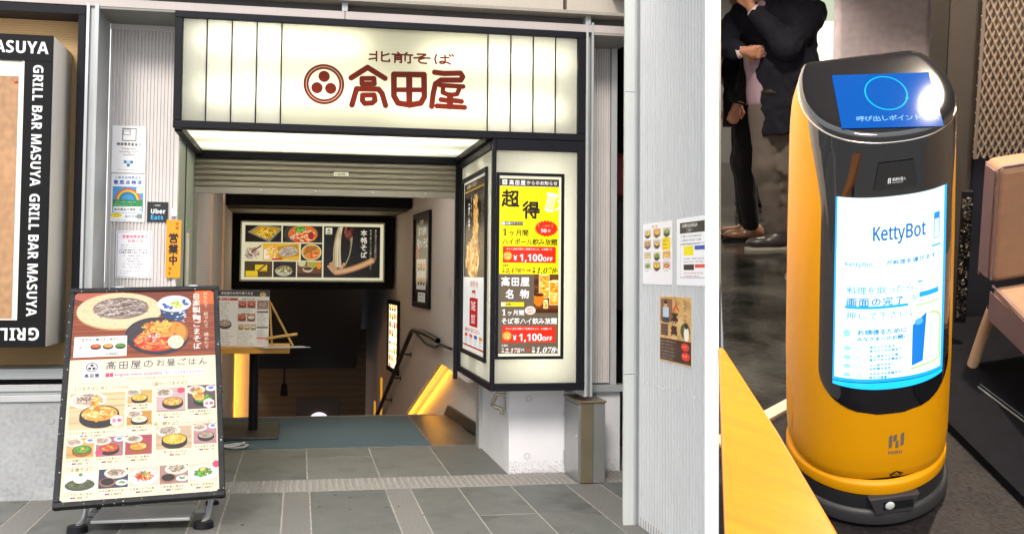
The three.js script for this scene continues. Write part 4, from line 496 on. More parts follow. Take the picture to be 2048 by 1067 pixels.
  area(1.7, 0.7, lin(1, 0.85, 0.55), 0.35, [0.17, 1.775, -6.33], [0.17, 1.6, 0]);
  // framed posters on the right wall
  const wallThing = (name, label, z0, z1, y0, y1, cv, lit) => { const zc = (z0 + z1) / 2, wx = 1.55 - (-1.4 - zc) * 0.0588, w = z1 - z0, hh = y1 - y0, o = thing(name, label, 'poster', [wx - 0.004, (y0 + y1) / 2, zc]); o.rotation.y = -Math.PI / 2 + rw.rotation.y; frameBars(w, hh, Math.min(0.06, w * 0.07), 'frame_bar', o, 0.03); mesh('backing', B(-w / 2 + 0.01, w / 2 - 0.01, -hh / 2 + 0.01, hh / 2 - 0.01, 0.001, 0.008), mBlackMatt, o); const f = mesh('print', new THREE.PlaneGeometry(w * 0.88, hh * 0.94), lit ? backlit(cv, lit, 0.3) : print(cv), o); f.position.z = 0.01; return o; };
  { const [c2, q] = canvas(360, 440); q.fillStyle = '#2c1a10'; q.fillRect(0, 0, 360, 440); write(q, '高田屋の', 120, 20, 26, '#e8e0d0'); write(q, '家で名物', 90, 56, 46, '#fff', { w: 0.11 }); write(q, '温かいそば', 50, 112, 56, '#fff', { w: 0.11, gap: 0.94 }); blob(q, 60, 190, 40, 44, '#c8281c'); q.fillStyle = '#f4eee0'; q.fillRect(50, 216, 230, 150); for (let i = 0; i < 6; i++) bowl(q, 100 + (i % 3) * 66, 250 + Math.floor(i / 3) * 70, 28, '#2a1c14', pick(['red', 'tempura', 'egg'])); q.fillStyle = '#f4f0e4'; q.fillRect(90, 380, 180, 46); lines(q, 100, 386, 160, 12, 2, '#333'); wallThing('wall_poster', 'dark brown framed poster with white characters high on the stairwell wall', -4.8, -3.7, 1.11, 2.2, c2, 0.12); }
  { const [c2, q] = canvas(300, 400); q.fillStyle = '#fff6d0'; q.fillRect(0, 0, 300, 400); for (let i = 0; i < 30; i++) { const x = (i % 4) * 74 + 40, y = Math.floor(i / 4) * 50 + 28; bowl(q, x, y, 28, pick(['#c8901c', '#3a2410', '#e8c860']), pick(['egg', 'tempura', 'red', 'rice'])); } q.fillStyle = '#fff'; q.fillRect(0, 212, 300, 24); lines(q, 10, 216, 280, 12, 1, '#444'); wallThing('lit_wall_menu', 'small bright backlit menu low on the stairwell wall by the handrail', -6.9, -5.92, 0.18, 1.14, c2, 0.7); }
  // wall notices inside the left reveal
  { const [c2, q] = canvas(96, 300); q.fillStyle = '#e9e9e4'; q.fillRect(0, 0, 96, 300); lines(q, 8, 10, 80, 8, 18, '#556'); const n = card('reveal_notice', 0.2, 0.5, 0.002, print(c2), mPaper); tag(n, 'long pale paper notice on the green grey reveal beside the entrance', 'notice'); n.rotation.y = Math.PI / 2; n.position.set(-0.8655, 1.55, -0.75); const [c3, q3] = canvas(100, 60); q3.fillStyle = '#1d8a4a'; q3.fillRect(0, 0, 100, 60); lines(q3, 8, 12, 84, 14, 2, '#e8fff0'); const n2 = card('green_sticker', 0.2, 0.1, 0.002, print(c3), mPaper); tag(n2, 'small green sticker above the pale notice in the entrance reveal', 'sticker'); n2.rotation.y = Math.PI / 2; n2.position.set(-0.8655, 1.88, -0.7); }
}

// ------------------------------------------------------------------ notices on the ribbed panel
{
  const put = (o, x0, x1, y0, y1) => o.position.set((x0 + x1) / 2, (y0 + y1) / 2, 0.0045);
  const N = (name, label, x0, x1, y0, y1, c, t = 0.003) => { const o = card(name, x1 - x0, y1 - y0, t, print(c), mPaper); put(o, x0, x1, y0, y1); return tag(o, label, 'notice'); };
  { const [c, g] = canvas(230, 338); g.fillStyle = '#f4f2f4'; g.fillRect(0, 0, 230, 338); g.strokeStyle = '#333'; g.lineWidth = 5; g.strokeRect(70, 18, 92, 88); g.lineWidth = 3; g.strokeRect(76, 24, 46, 40); write(g, 'かりる', 82, 32, 12, '#333'); g.strokeStyle = '#e07040'; g.strokeRect(126, 74, 28, 24); write(g, '喫煙専用室あり', 30, 120, 24, '#222', { w: 0.12 }); g.fillStyle = '#555'; g.font = '20px sans-serif'; g.textAlign = 'center'; g.fillText('Designated', 115, 170); g.fillText('smoking room', 115, 192); g.fillText('available', 115, 214); g.textAlign = 'left'; for (const [x, y, k] of [[82, 250, '#2a78b0'], [104, 250, '#bcd8ea'], [126, 250, '#2a78b0'], [104, 272, '#1f6aa4']]) { g.fillStyle = k; g.fillRect(x, y, 20, 20); } lines(g, 40, 312, 150, 9, 1, '#777'); N('smoking_room_notice', 'white sign about a designated smoking room, topmost on the ribbed wall', -1.325, -1.094, 2.195, 2.533, c, 0.006); }
  { const [c, g] = canvas(230, 346); g.fillStyle = '#f2f2f6'; g.fillRect(0, 0, 230, 346); write(g, '人物本店時間品定', 22, 16, 21, '#2f62b8', { gap: 1.08 }); write(g, '徹底点検済', 14, 44, 34, '#2456b0', { w: 0.13, gap: 1.18 }); g.fillStyle = '#3f9bd8'; g.fillRect(10, 92, 208, 190); g.lineWidth = 8; ['#e23c2c', '#f08a1c', '#f6d82a', '#3f9a3c', '#3c5cc0'].forEach((k, i) => { g.strokeStyle = k; g.beginPath(); g.arc(114, 190, 84 - i * 9, Math.PI, 0); g.stroke(); }); g.fillStyle = '#fff6c8'; g.fillRect(172, 98, 42, 40); g.fillStyle = '#2a8a4c'; g.fillRect(10, 186, 208, 60); lines(g, 24, 198, 180, 12, 3, '#d8f0dc'); g.fillStyle = '#fff'; g.fillRect(18, 236, 192, 42); write(g, '高田屋品川港南口店', 20, 246, 23, '#333', { gap: 0.92 }); blob(g, 38, 300, 40, 17, '#f4d41c'); write(g, '品川中家', 96, 296, 22, '#2a6a3c'); g.fillStyle = '#8a8a8c'; g.fillRect(180, 288, 36, 36); lines(g, 12, 330, 200, 8, 1, '#888'); N('inspection_notice', 'white hygiene notice with a rainbow picture on the ribbed wall', -1.323, -1.092, 1.848, 2.19, c); }
  { const [c, g] = canvas(300, 300); g.fillStyle = '#17171c'; g.fillRect(0, 0, 300, 300); write(g, 'デリバリー料理店', 40, 40, 26, '#f0f0f0'); g.fillStyle = '#fff'; g.font = 'bold 92px sans-serif'; g.fillText('Uber', 48, 172); g.fillStyle = '#36b4f0'; g.fillText('Eats', 48, 260); N('delivery_sign', 'small square black sign reading Uber Eats', -1.077, -0.93, 1.848, 1.996, c, 0.004); }
  { const [c, g] = canvas(246, 334); g.fillStyle = '#f3f1f6'; g.fillRect(0, 0, 246, 334); g.strokeStyle = '#8c90ac'; g.lineWidth = 4; g.strokeRect(10, 10, 226, 314); write(g, '営業時間変更の', 40, 28, 25, '#e2385c', { w: 0.1 }); write(g, 'お知らせ', 78, 58, 27, '#e2385c', { w: 0.1 }); lines(g, 34, 96, 180, 11, 2, '#667'); lines(g, 22, 130, 205, 12, 2, '#334', 1.4, 0.13); ['ランチ  11:00-15:00', '      L.O  14:30', 'ディナー 17:00-21:00', 'アルコール L.O  20:00', 'フード  L.O  20:20'].forEach((t, i) => write(g, t, 44, 168 + i * 20, 15, '#445')); lines(g, 30, 282, 190, 10, 2, '#667'); N('hours_notice', 'white paper notice with a pink heading, lowest on the ribbed wall', -1.282, -1.036, 1.449, 1.785, c); }
  { const [c, g] = canvas(104, 410); g.fillStyle = '#f39a14'; g.fillRect(0, 0, 104, 410); write(g, '只今', 60, 14, 30, '#2a1606', { v: 1, w: 0.11 }); write(g, '営業中', 14, 92, 76, '#1c0e04', { v: 1, w: 0.15 }); write(g, 'です', 14, 334, 30, '#2a1606', { v: 1, w: 0.11 });
    const o = thing('open_banner', 'narrow orange hanging sign with bold black characters at the entrance edge', 'banner', [-0.887, 1.66, 0.03]); mesh('cloth', RB(-0.051, 0.051, -0.207, 0.207, -0.004, 0, 0.0015, 1), M([0.75, 0.3, 0.01], 0.6), o); const f = mesh('print', new THREE.PlaneGeometry(0.101, 0.412), print(c, 0.6), o); f.position.z = 0.0006; mesh('hook', [rod([0, 0.207, -0.002], [0.004, 0.25, -0.01], 0.002, 6)], mBlack, o); mesh('holder', RB(-0.02, 0.02, 0.23, 0.285, -0.024, 0.004, 0.004), mWhiteMetal, o); }
}

// ------------------------------------------------------------------ menu board on the pavement
{
  const [c, g] = canvas(1000, 1700); const H = 1700;
  g.fillStyle = '#fdf0cf'; g.fillRect(0, 0, 1000, H);
  // photograph at the top: noodles on a basket, dip cup and rice bowl on a wood table
  g.save(); g.beginPath(); g.rect(0, 0, 1000, 600); g.clip(); g.fillStyle = '#8c3a14'; g.fillRect(0, 0, 1000, 600);
  for (let i = 0; i < 120; i++) { g.fillStyle = pick(['rgba(190,80,24,0.35)', 'rgba(60,20,8,0.3)', 'rgba(226,120,50,0.3)', 'rgba(110,40,14,0.4)']); const y = rnd() * 600; g.fillRect(0, y, 1000, rr(2, 16)); }
  g.fillStyle = '#e86c24'; g.fillRect(860, 0, 140, 130); blob(g, 180, 30, 190, 60, '#c86a54');
  blob(g, 320, 180, 300, 172, '#c89a64'); blob(g, 320, 172, 298, 166, '#f3d9ae'); for (let i = 0; i < 160; i++) { const a = rnd() * 6.283, r = rr(0.72, 0.98); g.strokeStyle = pick(['#dcb47c', '#fff0d0', '#c89c60']); g.lineWidth = 3; g.beginPath(); const x = 320 + Math.cos(a) * 296 * r, y = 172 + Math.sin(a) * 164 * r; g.moveTo(x, y); g.lineTo(x - Math.sin(a) * 16, y + Math.cos(a) * 9); g.stroke(); }
  blob(g, 330, 150, 196, 100, '#8f7a70'); for (let i = 0; i < 190; i++) { const a = rnd() * 6.283, r = Math.sqrt(rnd()) * 0.86, x = 330 + Math.cos(a) * 196 * r, y = 148 + Math.sin(a) * 104 * r, t = rr(-0.9, 0.9), l = rr(40, 110); g.strokeStyle = pick(['#cdb9ac', '#a8928a', '#7a6660', '#e2d4c8', '#5c4a46']); g.lineWidth = rr(5, 9); g.beginPath(); g.moveTo(x - Math.cos(t) * l / 2, y - Math.sin(t) * l / 3); g.quadraticCurveTo(x + rr(-20, 20), y + rr(-30, 30), x + Math.cos(t) * l / 2, y + Math.sin(t) * l / 3); g.stroke(); }
  g.fillStyle = '#27406e'; g.beginPath(); g.moveTo(606, 150); g.quadraticCurveTo(620, 300, 690, 310); g.quadraticCurveTo(790, 310, 812, 140); g.fill(); for (let i = 0; i < 26; i++) blob(g, rr(630, 790), rr(190, 290), 10, 7, pick(['#dfe6f2', '#8a9ac0', '#1a2c50'])); blob(g, 710, 120, 122, 78, '#ecebf4'); blob(g, 710, 116, 108, 66, '#fbfbff'); for (const [x, y] of [[640, 130], [655, 150], [780, 100], [795, 126], [690, 156]]) blob(g, x, y, 22, 13, '#3c64b4', rr(0, 3)); scribble(g, 730, 128, 44, 30, 34, ['#d8d83c', '#f0f08a', '#a8c02c'], 14);
  blob(g, 590, 412, 226, 168, '#2a2430', 0.12); blob(g, 700, 400, 110, 118, '#b8701c', 0.3); blob(g, 580, 392, 196, 134, '#3a3038', 0.1); blob(g, 705, 392, 88, 100, '#dc9a3c', 0.3); blob(g, 590, 452, 160, 96, '#d8341a'); scribble(g, 570, 450, 150, 84, 130, FOOD.red, 14); blob(g, 720, 470, 56, 60, '#fbe9c4'); scribble(g, 720, 470, 50, 52, 60, FOOD.rice, 9); scribble(g, 600, 350, 130, 76, 90, ['#e89a2c', '#f6c25a', '#c86c14'], 15, 0.7); scribble(g, 560, 420, 50, 50, 30, ['#c83c5c', '#f2d8cc', '#a82c44'], 10);
  g.fillStyle = '#fffdf8'; g.fillRect(20, 400, 360, 178); write(g, 'ごまそばと選べる小丼のセット', 42, 414, 28, '#42281c', { gap: 0.85 }); g.strokeStyle = '#e8a0b0'; g.lineWidth = 3; g.beginPath(); g.arc(82, 498, 34, 0, 7); g.stroke(); write(g, '選べる', 54, 484, 20, '#d86c88'); for (let i = 0; i < 3; i++) bowl(g, 168 + i * 84, 484, 36, '#3a2018', ['red', 'tempura', 'green'][i]); g.fillStyle = '#42281c'; write(g, '各', 236, 546, 18, '#42281c'); g.font = 'bold 30px serif'; g.fillText('980', 258, 568); write(g, '円', 308, 546, 20, '#42281c');
  write(g, '自家製麺ごまそば', 838, 20, 66, '#fff', { v: 1, w: 0.09, gap: 1.0 }); write(g, '打ちたて・茹でたて・締めたて', 920, 14, 38, '#fff3e0', { v: 1, w: 0.07, gap: 1.0 }); g.restore();
  // heading
  g.fillStyle = '#fffaf0'; g.fillRect(88, 618, 122, 152); g.strokeStyle = g.fillStyle = '#2f2850'; g.lineWidth = 6; g.beginPath(); g.arc(150, 666, 36, 0, 7); g.stroke(); for (const [x, y] of [[150, 650], [136, 676], [164, 676]]) { g.beginPath(); g.arc(x, y, 11, 0, 7); g.fill(); } write(g, '高田屋', 100, 718, 36, '#2f2850', { w: 0.12, gap: 0.95 });
  write(g, '高田屋の', 236, 614, 84, '#3a2f5c', { w: 0.075, gap: 1.0 }); write(g, 'お昼ごはん', 578, 614, 72, '#3a2f5c', { w: 0.075, gap: 1.03 });
  g.fillStyle = '#fff6ee'; g.fillRect(226, 716, 700, 44); g.fillStyle = '#e23c64'; g.fillRect(244, 720, 52, 34); g.fillStyle = '#fff'; g.fillRect(269, 722, 3, 30); g.fillStyle = '#e23c64'; g.font = 'bold 29px sans-serif'; g.textBaseline = 'alphabetic'; g.fillText('English menu available', 306, 748); write(g, '・' + filler(14), 626, 728, 20, '#e8708c'); write(g, filler(22), 380, 766, 18, '#b89a70');
  const head = (s2, x, y) => write(g, '【' + s2 + '】', x, y, 34, '#7a5c30', { w: 0.07, gap: 0.88 });
  const cap = (x, y, w) => { write(g, filler(Math.floor(w / 21)), x, y, 19, '#4a3828', { w: 0.07 }); g.fillStyle = '#e23c3c'; g.fillRect(x + w * 0.3, y + 27, 14, 12); g.fillStyle = '#4464b4'; g.fillRect(x + w * 0.22, y + 27, 14, 12); g.fillStyle = '#4a3828'; g.font = 'bold 20px serif'; g.fillText(pick(['980', '1,180', '1,080', '880', '1,280']), x + w * 0.42, y + 41); write(g, '円', x + w * 0.42 + 52, y + 25, 17, '#4a3828'); };
  const badge = (x, y, r, col, t) => { g.fillStyle = '#fff4f4'; g.beginPath(); for (let i = 0; i < 6; i++) g.lineTo(x + Math.sin(i * 1.047) * r, y + Math.cos(i * 1.047) * r); g.fill(); write(g, t, x - r * 0.7, y - r * 0.35, r * 0.72, col, { w: 0.13 }); };
  head('ごまそばと丼', 30, 826); write(g, filler(10), 270, 836, 16, '#b08c5c'); head('温かいごまそば', 540, 812);
  foodPic(g, 20, 880, 360, 290, '#e8cfa0', 'tempura'); scribble(g, 190, 980, 34, 90, 70, FOOD.tempura, 16, 0.8); badge(330, 1110, 46, '#d8305c', '名物'); cap(30, 1186, 330);
  foodPic(g, 396, 872, 164, 110, '#e2b870', 'egg'); cap(396, 988, 160); foodPic(g, 396, 1044, 164, 112, '#d89c3c', 'rice'); cap(396, 1164, 160);
  foodPic(g, 590, 868, 196, 196, '#d8b8b8', 'tempura'); blob(g, 756, 892, 26, 24, '#e04c74'); cap(600, 1074, 180); foodPic(g, 800, 856, 192, 196, '#6a5258', 'green', '#1c2a1c'); scribble(g, 880, 930, 40, 60, 40, FOOD.tempura, 14, 0.8); badge(946, 1010, 42, '#d8305c', '名物'); cap(810, 1062, 170);
  head('追い鰹そば', 540, 1140); write(g, filler(12), 760, 1150, 17, '#b08c5c');
  const b3 = [['#e2b46c', 'green'], ['#b87884', 'red'], ['#b84c5c', 'tempura']]; b3.forEach(([k, f], i) => { foodPic(g, 20 + i * 186, 1234, 172, 150, k, f, i === 1 ? '#2a201c' : '#a85c20'); cap(22 + i * 186, 1392, 170); }); blob(g, 226, 1350, 24, 22, '#e04c74');
  foodPic(g, 590, 1180, 236, 178, '#d8bc9c', 'egg'); cap(640, 1370, 180); foodPic(g, 838, 1172, 154, 160, '#c8949c', 'soba'); cap(842, 1344, 150);
  head('定番そば', 20, 1452);
  g.fillStyle = '#fdf6e4'; g.fillRect(20, 1500, 200, 130); blob(g, 118, 1582, 92, 42, '#4a5238'); blob(g, 118, 1574, 84, 36, '#5c6444'); scribble(g, 118, 1572, 80, 30, 50, ['#6c7450', '#3a4228'], 6); blob(g, 118, 1536, 44, 34, '#fffdf6'); blob(g, 120, 1508, 13, 12, '#4c9a3c'); cap(24, 1640, 190);
  [['#3a3c54', 'soba'], ['#e2d2c4', 'red'], ['#b08c84', 'soba'], ['#e8d8c0', 'green']].forEach(([k, f], i) => { const x = 232 + i * 192; g.save(); g.beginPath(); g.rect(x, 1480, 184, 140); g.clip(); g.fillStyle = k; g.fillRect(x, 1480, 184, 140); if (i === 0 || i === 2) { plate(g, x + 110, 1510, 76, 'soba'); blob(g, x + 56, 1576, 50, 34, '#a86c54'); blob(g, x + 56, 1572, 42, 26, '#2a1c14'); blob(g, x + 146, 1584, 40, 22, '#f0f0f4'); scribble(g, x + 146, 1580, 22, 12, 12, FOOD.green, 6); } else { blob(g, x + 92, 1556, 92, 60, '#f4ece6'); scribble(g, x + 92, 1550, 62, 38, 60, FOOD[f], 9); scribble(g, x + 92, 1530, 20, 14, 14, FOOD[i === 1 ? 'green' : 'egg'], 8); } g.restore(); cap(x + 4, 1630, 180); }); blob(g, 984, 1494, 24, 26, '#e04c74');
  const s = thing('pavement_menu_board', 'large tilted menu board in a scuffed black frame standing on the pavement', 'menu board', [-0.858, 0.198, 1.6]);
  s.rotation.order = 'YXZ'; s.rotation.set(-0.69, 0.0808, 0.0346);
  const w = 0.926, h = 1.549;
  const mF = M(0xffffff, 0.42, { bumpMap: bumpT, bumpScale: 0.001, specularIntensity: 0.5 });
  { const d = dtex(512, (u, v) => { const k = noise.noise(u * 36, v * 36, 3) + 0.6 * noise.noise(u * 80, v * 80, 8); const q = k > 0.7 ? 0.55 : 0.018 + 0.01 * noise.noise(u * 9, v * 9, 2); return [q, q, q * 1.08]; }); mF.map = d; }
  const fb = (...a) => mesh('frame_bar', uvm(RB(...a, 0.008, 3), 0.7, rnd(), rnd()), mF, s), t = 0.034;
  fb(-w / 2, w / 2, h - t, h, -0.03, 0.012); fb(-w / 2, w / 2, 0, t, -0.03, 0.012); fb(-w / 2, -w / 2 + t, t + 0.0005, h - t - 0.0005, -0.03, 0.012); fb(w / 2 - t, w / 2, t + 0.0005, h - t - 0.0005, -0.03, 0.012);
  for (const [x, y] of [[-1, 0], [1, 0], [-1, 1], [1, 1]]) mesh('corner_cap', RB(x < 0 ? -w / 2 - 0.003 : w / 2 - 0.055, x < 0 ? -w / 2 + 0.055 : w / 2 + 0.003, y ? h - 0.055 : -0.003, y ? h + 0.003 : 0.055, -0.034, 0.004, 0.02, 4), mBlack, s);
  mesh('back_panel', B(-w / 2 + t, w / 2 - t, t, h - t, -0.024, -0.002), mBlackMatt, s);
  const f = mesh('print', new THREE.PlaneGeometry(w - 2 * t, h - 2 * t), print(c, 0.3, { color: lin(0.56, 0.56, 0.56) }), s); f.position.set(0, h / 2, -0.0005);
  for (const x of [-0.16, 0.3]) mesh('clip', RB(x - 0.03, x + 0.03, h, h + 0.018, -0.022, 0.0, 0.006), mSteelEdge, s);
  // stand
  const st = thing('menu_board_stand', 'grey metal foot frame with tray that carries the tilted menu board', 'stand', [-0.87, 0, 1.3]), mG = M([0.34, 0.35, 0.36], 0.45, { metalness: 0.4 });
  mesh('tray', RB(-0.28, 0.27, 0.055, 0.075, -0.2, 0.16, 0.006), mG, st); for (const x of [-0.36, 0.34]) { mesh('leg', [tube([[x, 0.02, 0.1], [x + 0.02, 0.05, 0.02], [x + 0.05, 0.28, -0.1]], 0.016), tube([[x, 0.02, -0.55], [x + 0.02, 0.35, -0.42], [x + 0.06, 0.75, -0.27]], 0.016)], mG, st); mesh('foot', new THREE.CylinderGeometry(0.055, 0.06, 0.035, 20).translate(x, 0.0185, 0.1), mBlack, st); mesh('foot', new THREE.CylinderGeometry(0.04, 0.045, 0.02, 20).translate(x, 0.011, -0.55), mBlack, st); mesh('cross_tube', rod([x, 0.03, 0.1], [x, 0.03, -0.55], 0.014), mG, st); }
  mesh('cross_tube', rod([-0.36, 0.06, -0.05], [0.34, 0.06, -0.05], 0.014), mG, st);
}

// ------------------------------------------------------------------ steel cabinet by the low wall
{
  const s = thing('steel_cabinet', 'stained stainless steel utility cabinet with a brown reflection painted on its front, standing under the poster box', 'cabinet', [2.003, 0, 0.005]);
  const rustReflT = dtex(256, tile((u, v) => { const k = 0.5 + fbm(u * 5, v * 3, 71, 4); return [0.62 + 0.2 * k, 0.56 + 0.2 * k, 0.42 + 0.25 * k]; }));  // brown for the rusty lid and for a reflection painted on the front plate
  const m1 = M([0.4, 0.4, 0.39], 0.34, { metalness: 0.7, map: steelT }), m2 = M([0.3, 0.28, 0.22], 0.4, { metalness: 0.6, map: rustReflT });
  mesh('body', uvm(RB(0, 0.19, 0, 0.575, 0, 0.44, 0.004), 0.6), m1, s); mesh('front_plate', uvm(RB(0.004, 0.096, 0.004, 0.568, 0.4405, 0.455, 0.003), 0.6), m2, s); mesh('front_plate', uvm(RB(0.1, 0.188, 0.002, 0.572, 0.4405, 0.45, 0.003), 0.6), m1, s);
  mesh('side_door', uvm(RB(-0.008, -0.0005, 0.01, 0.555, 0.02, 0.43, 0.002), 0.6), m1, s); mesh('lid', uvm(RB(-0.012, 0.196, 0.5755, 0.592, -0.003, 0.462, 0.004), 0.5), M([0.36, 0.3, 0.22], 0.35, { metalness: 0.6, map: rustReflT }), s);
  mesh('lock', new THREE.CylinderGeometry(0.01, 0.01, 0.008, 14).rotateZ(Math.PI / 2).translate(-0.011, 0.33, 0.385), mSteelEdge, s); for (const y of [0.08, 0.43]) mesh('hinge', rod([-0.01, y, 0.012], [-0.01, y + 0.09, 0.012], 0.007, 8), mSteelEdge, s);
  const pl = card('blue_plate', 0.07, 0.03, 0.003, M([0.25, 0.42, 0.5], 0.5), mPaper); tag(pl, 'small blue plate on the white wall above the steel cabinet', 'plate'); pl.position.set(2.22, 0.588, 0.004);
}

// ------------------------------------------------------------------ high table with takeaway menu
{
  const s = thing('pedestal_table', 'narrow honey coloured wooden table on a black post and square foot', 'table', [-0.405, 0, -2.39]);
  const woodT = dtex(256, tile((u, v) => { const k = 0.86 + 0.2 * fbm(u * 3, v * 40, 81, 3) + 0.05 * noise.noise(u * 20, v * 120, 3); return [k, k * 0.97, k * 0.9]; }));
  mesh('tabletop', uvm(RB(-0.34, 0.325, 0.757, 0.812, -0.3, 0.3, 0.004), 0.7), M([0.85, 0.4, 0.05], 0.4, { map: woodT }), s); mesh('post', rod([0, 0.02, 0], [0, 0.756, 0], 0.043, 20), mBlack, s); mesh('foot', RB(-0.27, 0.24, 0.0065, 0.03, -0.55, 0.5, 0.01), M([0.05, 0.047, 0.043], 0.55, { map: stoneT[0] }), s);
  const [c, g] = canvas(640, 680); g.fillStyle = '#f6f1ea'; g.fillRect(0, 0, 640, 680); g.fillStyle = '#2a1f1a'; g.fillRect(0, 0, 640, 74); write(g, '高田屋のお持ち帰り弁当', 40, 18, 40, '#f4ece0', { w: 0.09, gap: 0.9 }); bowl(g, 560, 40, 40, '#e8d0b0', 'tempura'); g.fillStyle = '#c8281c'; g.fillRect(0, 96, 250, 30); write(g, '温かいそば', 30, 98, 26, '#fff'); lines(g, 20, 150, 150, 18, 9, '#a04030', 1.7); bowl(g, 100, 400, 80, '#4a2c24', 'soba'); lines(g, 20, 500, 200, 16, 7, '#776');
  write(g, '名物そばと丼', 300, 92, 26, '#333'); for (const [x, y, r] of [[310, 170, 46], [420, 170, 46], [306, 330, 46], [420, 330, 46]]) { g.fillStyle = '#c8845c'; g.fillRect(x - 54, y - 46, 104, 96); bowl(g, x, y, r, '#1c1614', pick(['red', 'tempura', 'rice'])); } for (let i = 0; i < 3; i++) { g.fillStyle = '#d8b48c'; g.fillRect(262 + i * 76, 410, 68, 74); bowl(g, 296 + i * 76, 446, 30, '#241a18', pick(['egg', 'rice', 'tempura'])); } lines(g, 262, 240, 200, 13, 1, '#555'); write(g, '定番弁当', 300, 272, 24, '#333'); lines(g, 250, 504, 220, 14, 8, '#888');
  g.fillStyle = '#b88c6c'; g.fillRect(490, 120, 140, 110); plate(g, 560, 170, 58, 'soba', '#6a4a44'); g.fillStyle = '#3a3434'; g.fillRect(490, 252, 140, 18); lines(g, 494, 280, 130, 13, 7, '#666', 1.7); g.fillStyle = '#3a3434'; g.fillRect(490, 440, 140, 18); lines(g, 494, 468, 130, 13, 5, '#666', 1.7); g.fillStyle = '#e04c64'; g.fillRect(490, 570, 140, 16); lines(g, 494, 600, 130, 13, 3, '#c05c5c', 1.6);
  const mb = thing('takeaway_menu', 'upright printed takeaway menu standing on the wooden table', 'menu', [-0.49, 0.815, -2.18]); mb.rotation.set(-0.1, 0.12, 0); mesh('board', RB(-0.25, 0.22, 0, 0.52, -0.006, -0.0006, 0.002, 1), mPaper, mb); const f = mesh('print', new THREE.PlaneGeometry(0.468, 0.518), print(c, 0.35), mb); f.position.set(-0.015, 0.26, 0); mesh('prop', B(-0.02, 0.02, 0, 0.4, -0.09, -0.08), mPaper, mb);
  const e = thing('bamboo_easel', 'small bamboo stick easel beside the takeaway menu', 'easel', [-0.24, 0.815, -2.2]), mBm = M([0.55, 0.33, 0.08], 0.5); mesh('stick', rod([0.0, 0.005, 0], [-0.03, 0.42, -0.05], 0.01, 8), mBm, e); mesh('stick', rod([0.19, 0.005, 0.02], [-0.02, 0.4, -0.03], 0.01, 8), mBm, e); mesh('stick', rod([-0.06, 0.075, 0.04], [0.23, 0.115, 0.03], 0.014, 8), mBm, e);
  const pp = thing('loose_leaflet', 'loose paper leaflet lying over the edge of the wooden table', 'leaflet', [-0.17, 0.8145, -2.16]); mesh('sheet', slabY([[-0.25, 0.02], [0.2, -0.06], [0.28, 0.12], [-0.12, 0.2]], 0, 0.003), M([0.42, 0.44, 0.47], 0.25), pp);
  const cd = tag(mesh('white_cable', tube([[-0.62, 0.016, -1.5], [-0.52, 0.016, -1.4], [-0.44, 0.03, -1.36], [-0.41, 0.02, -1.55], [-0.5, 0.02, -1.62], [-0.62, 0.02, -1.5], [-0.5, 0.02, -1.48], [-0.43, 0.05, -1.5], [-0.55, 0.03, -1.36]], 0.008, 70, 7), M([0.6, 0.6, 0.6], 0.5)), 'loop of white cable lying on the mat beside the menu board', 'cable');
}

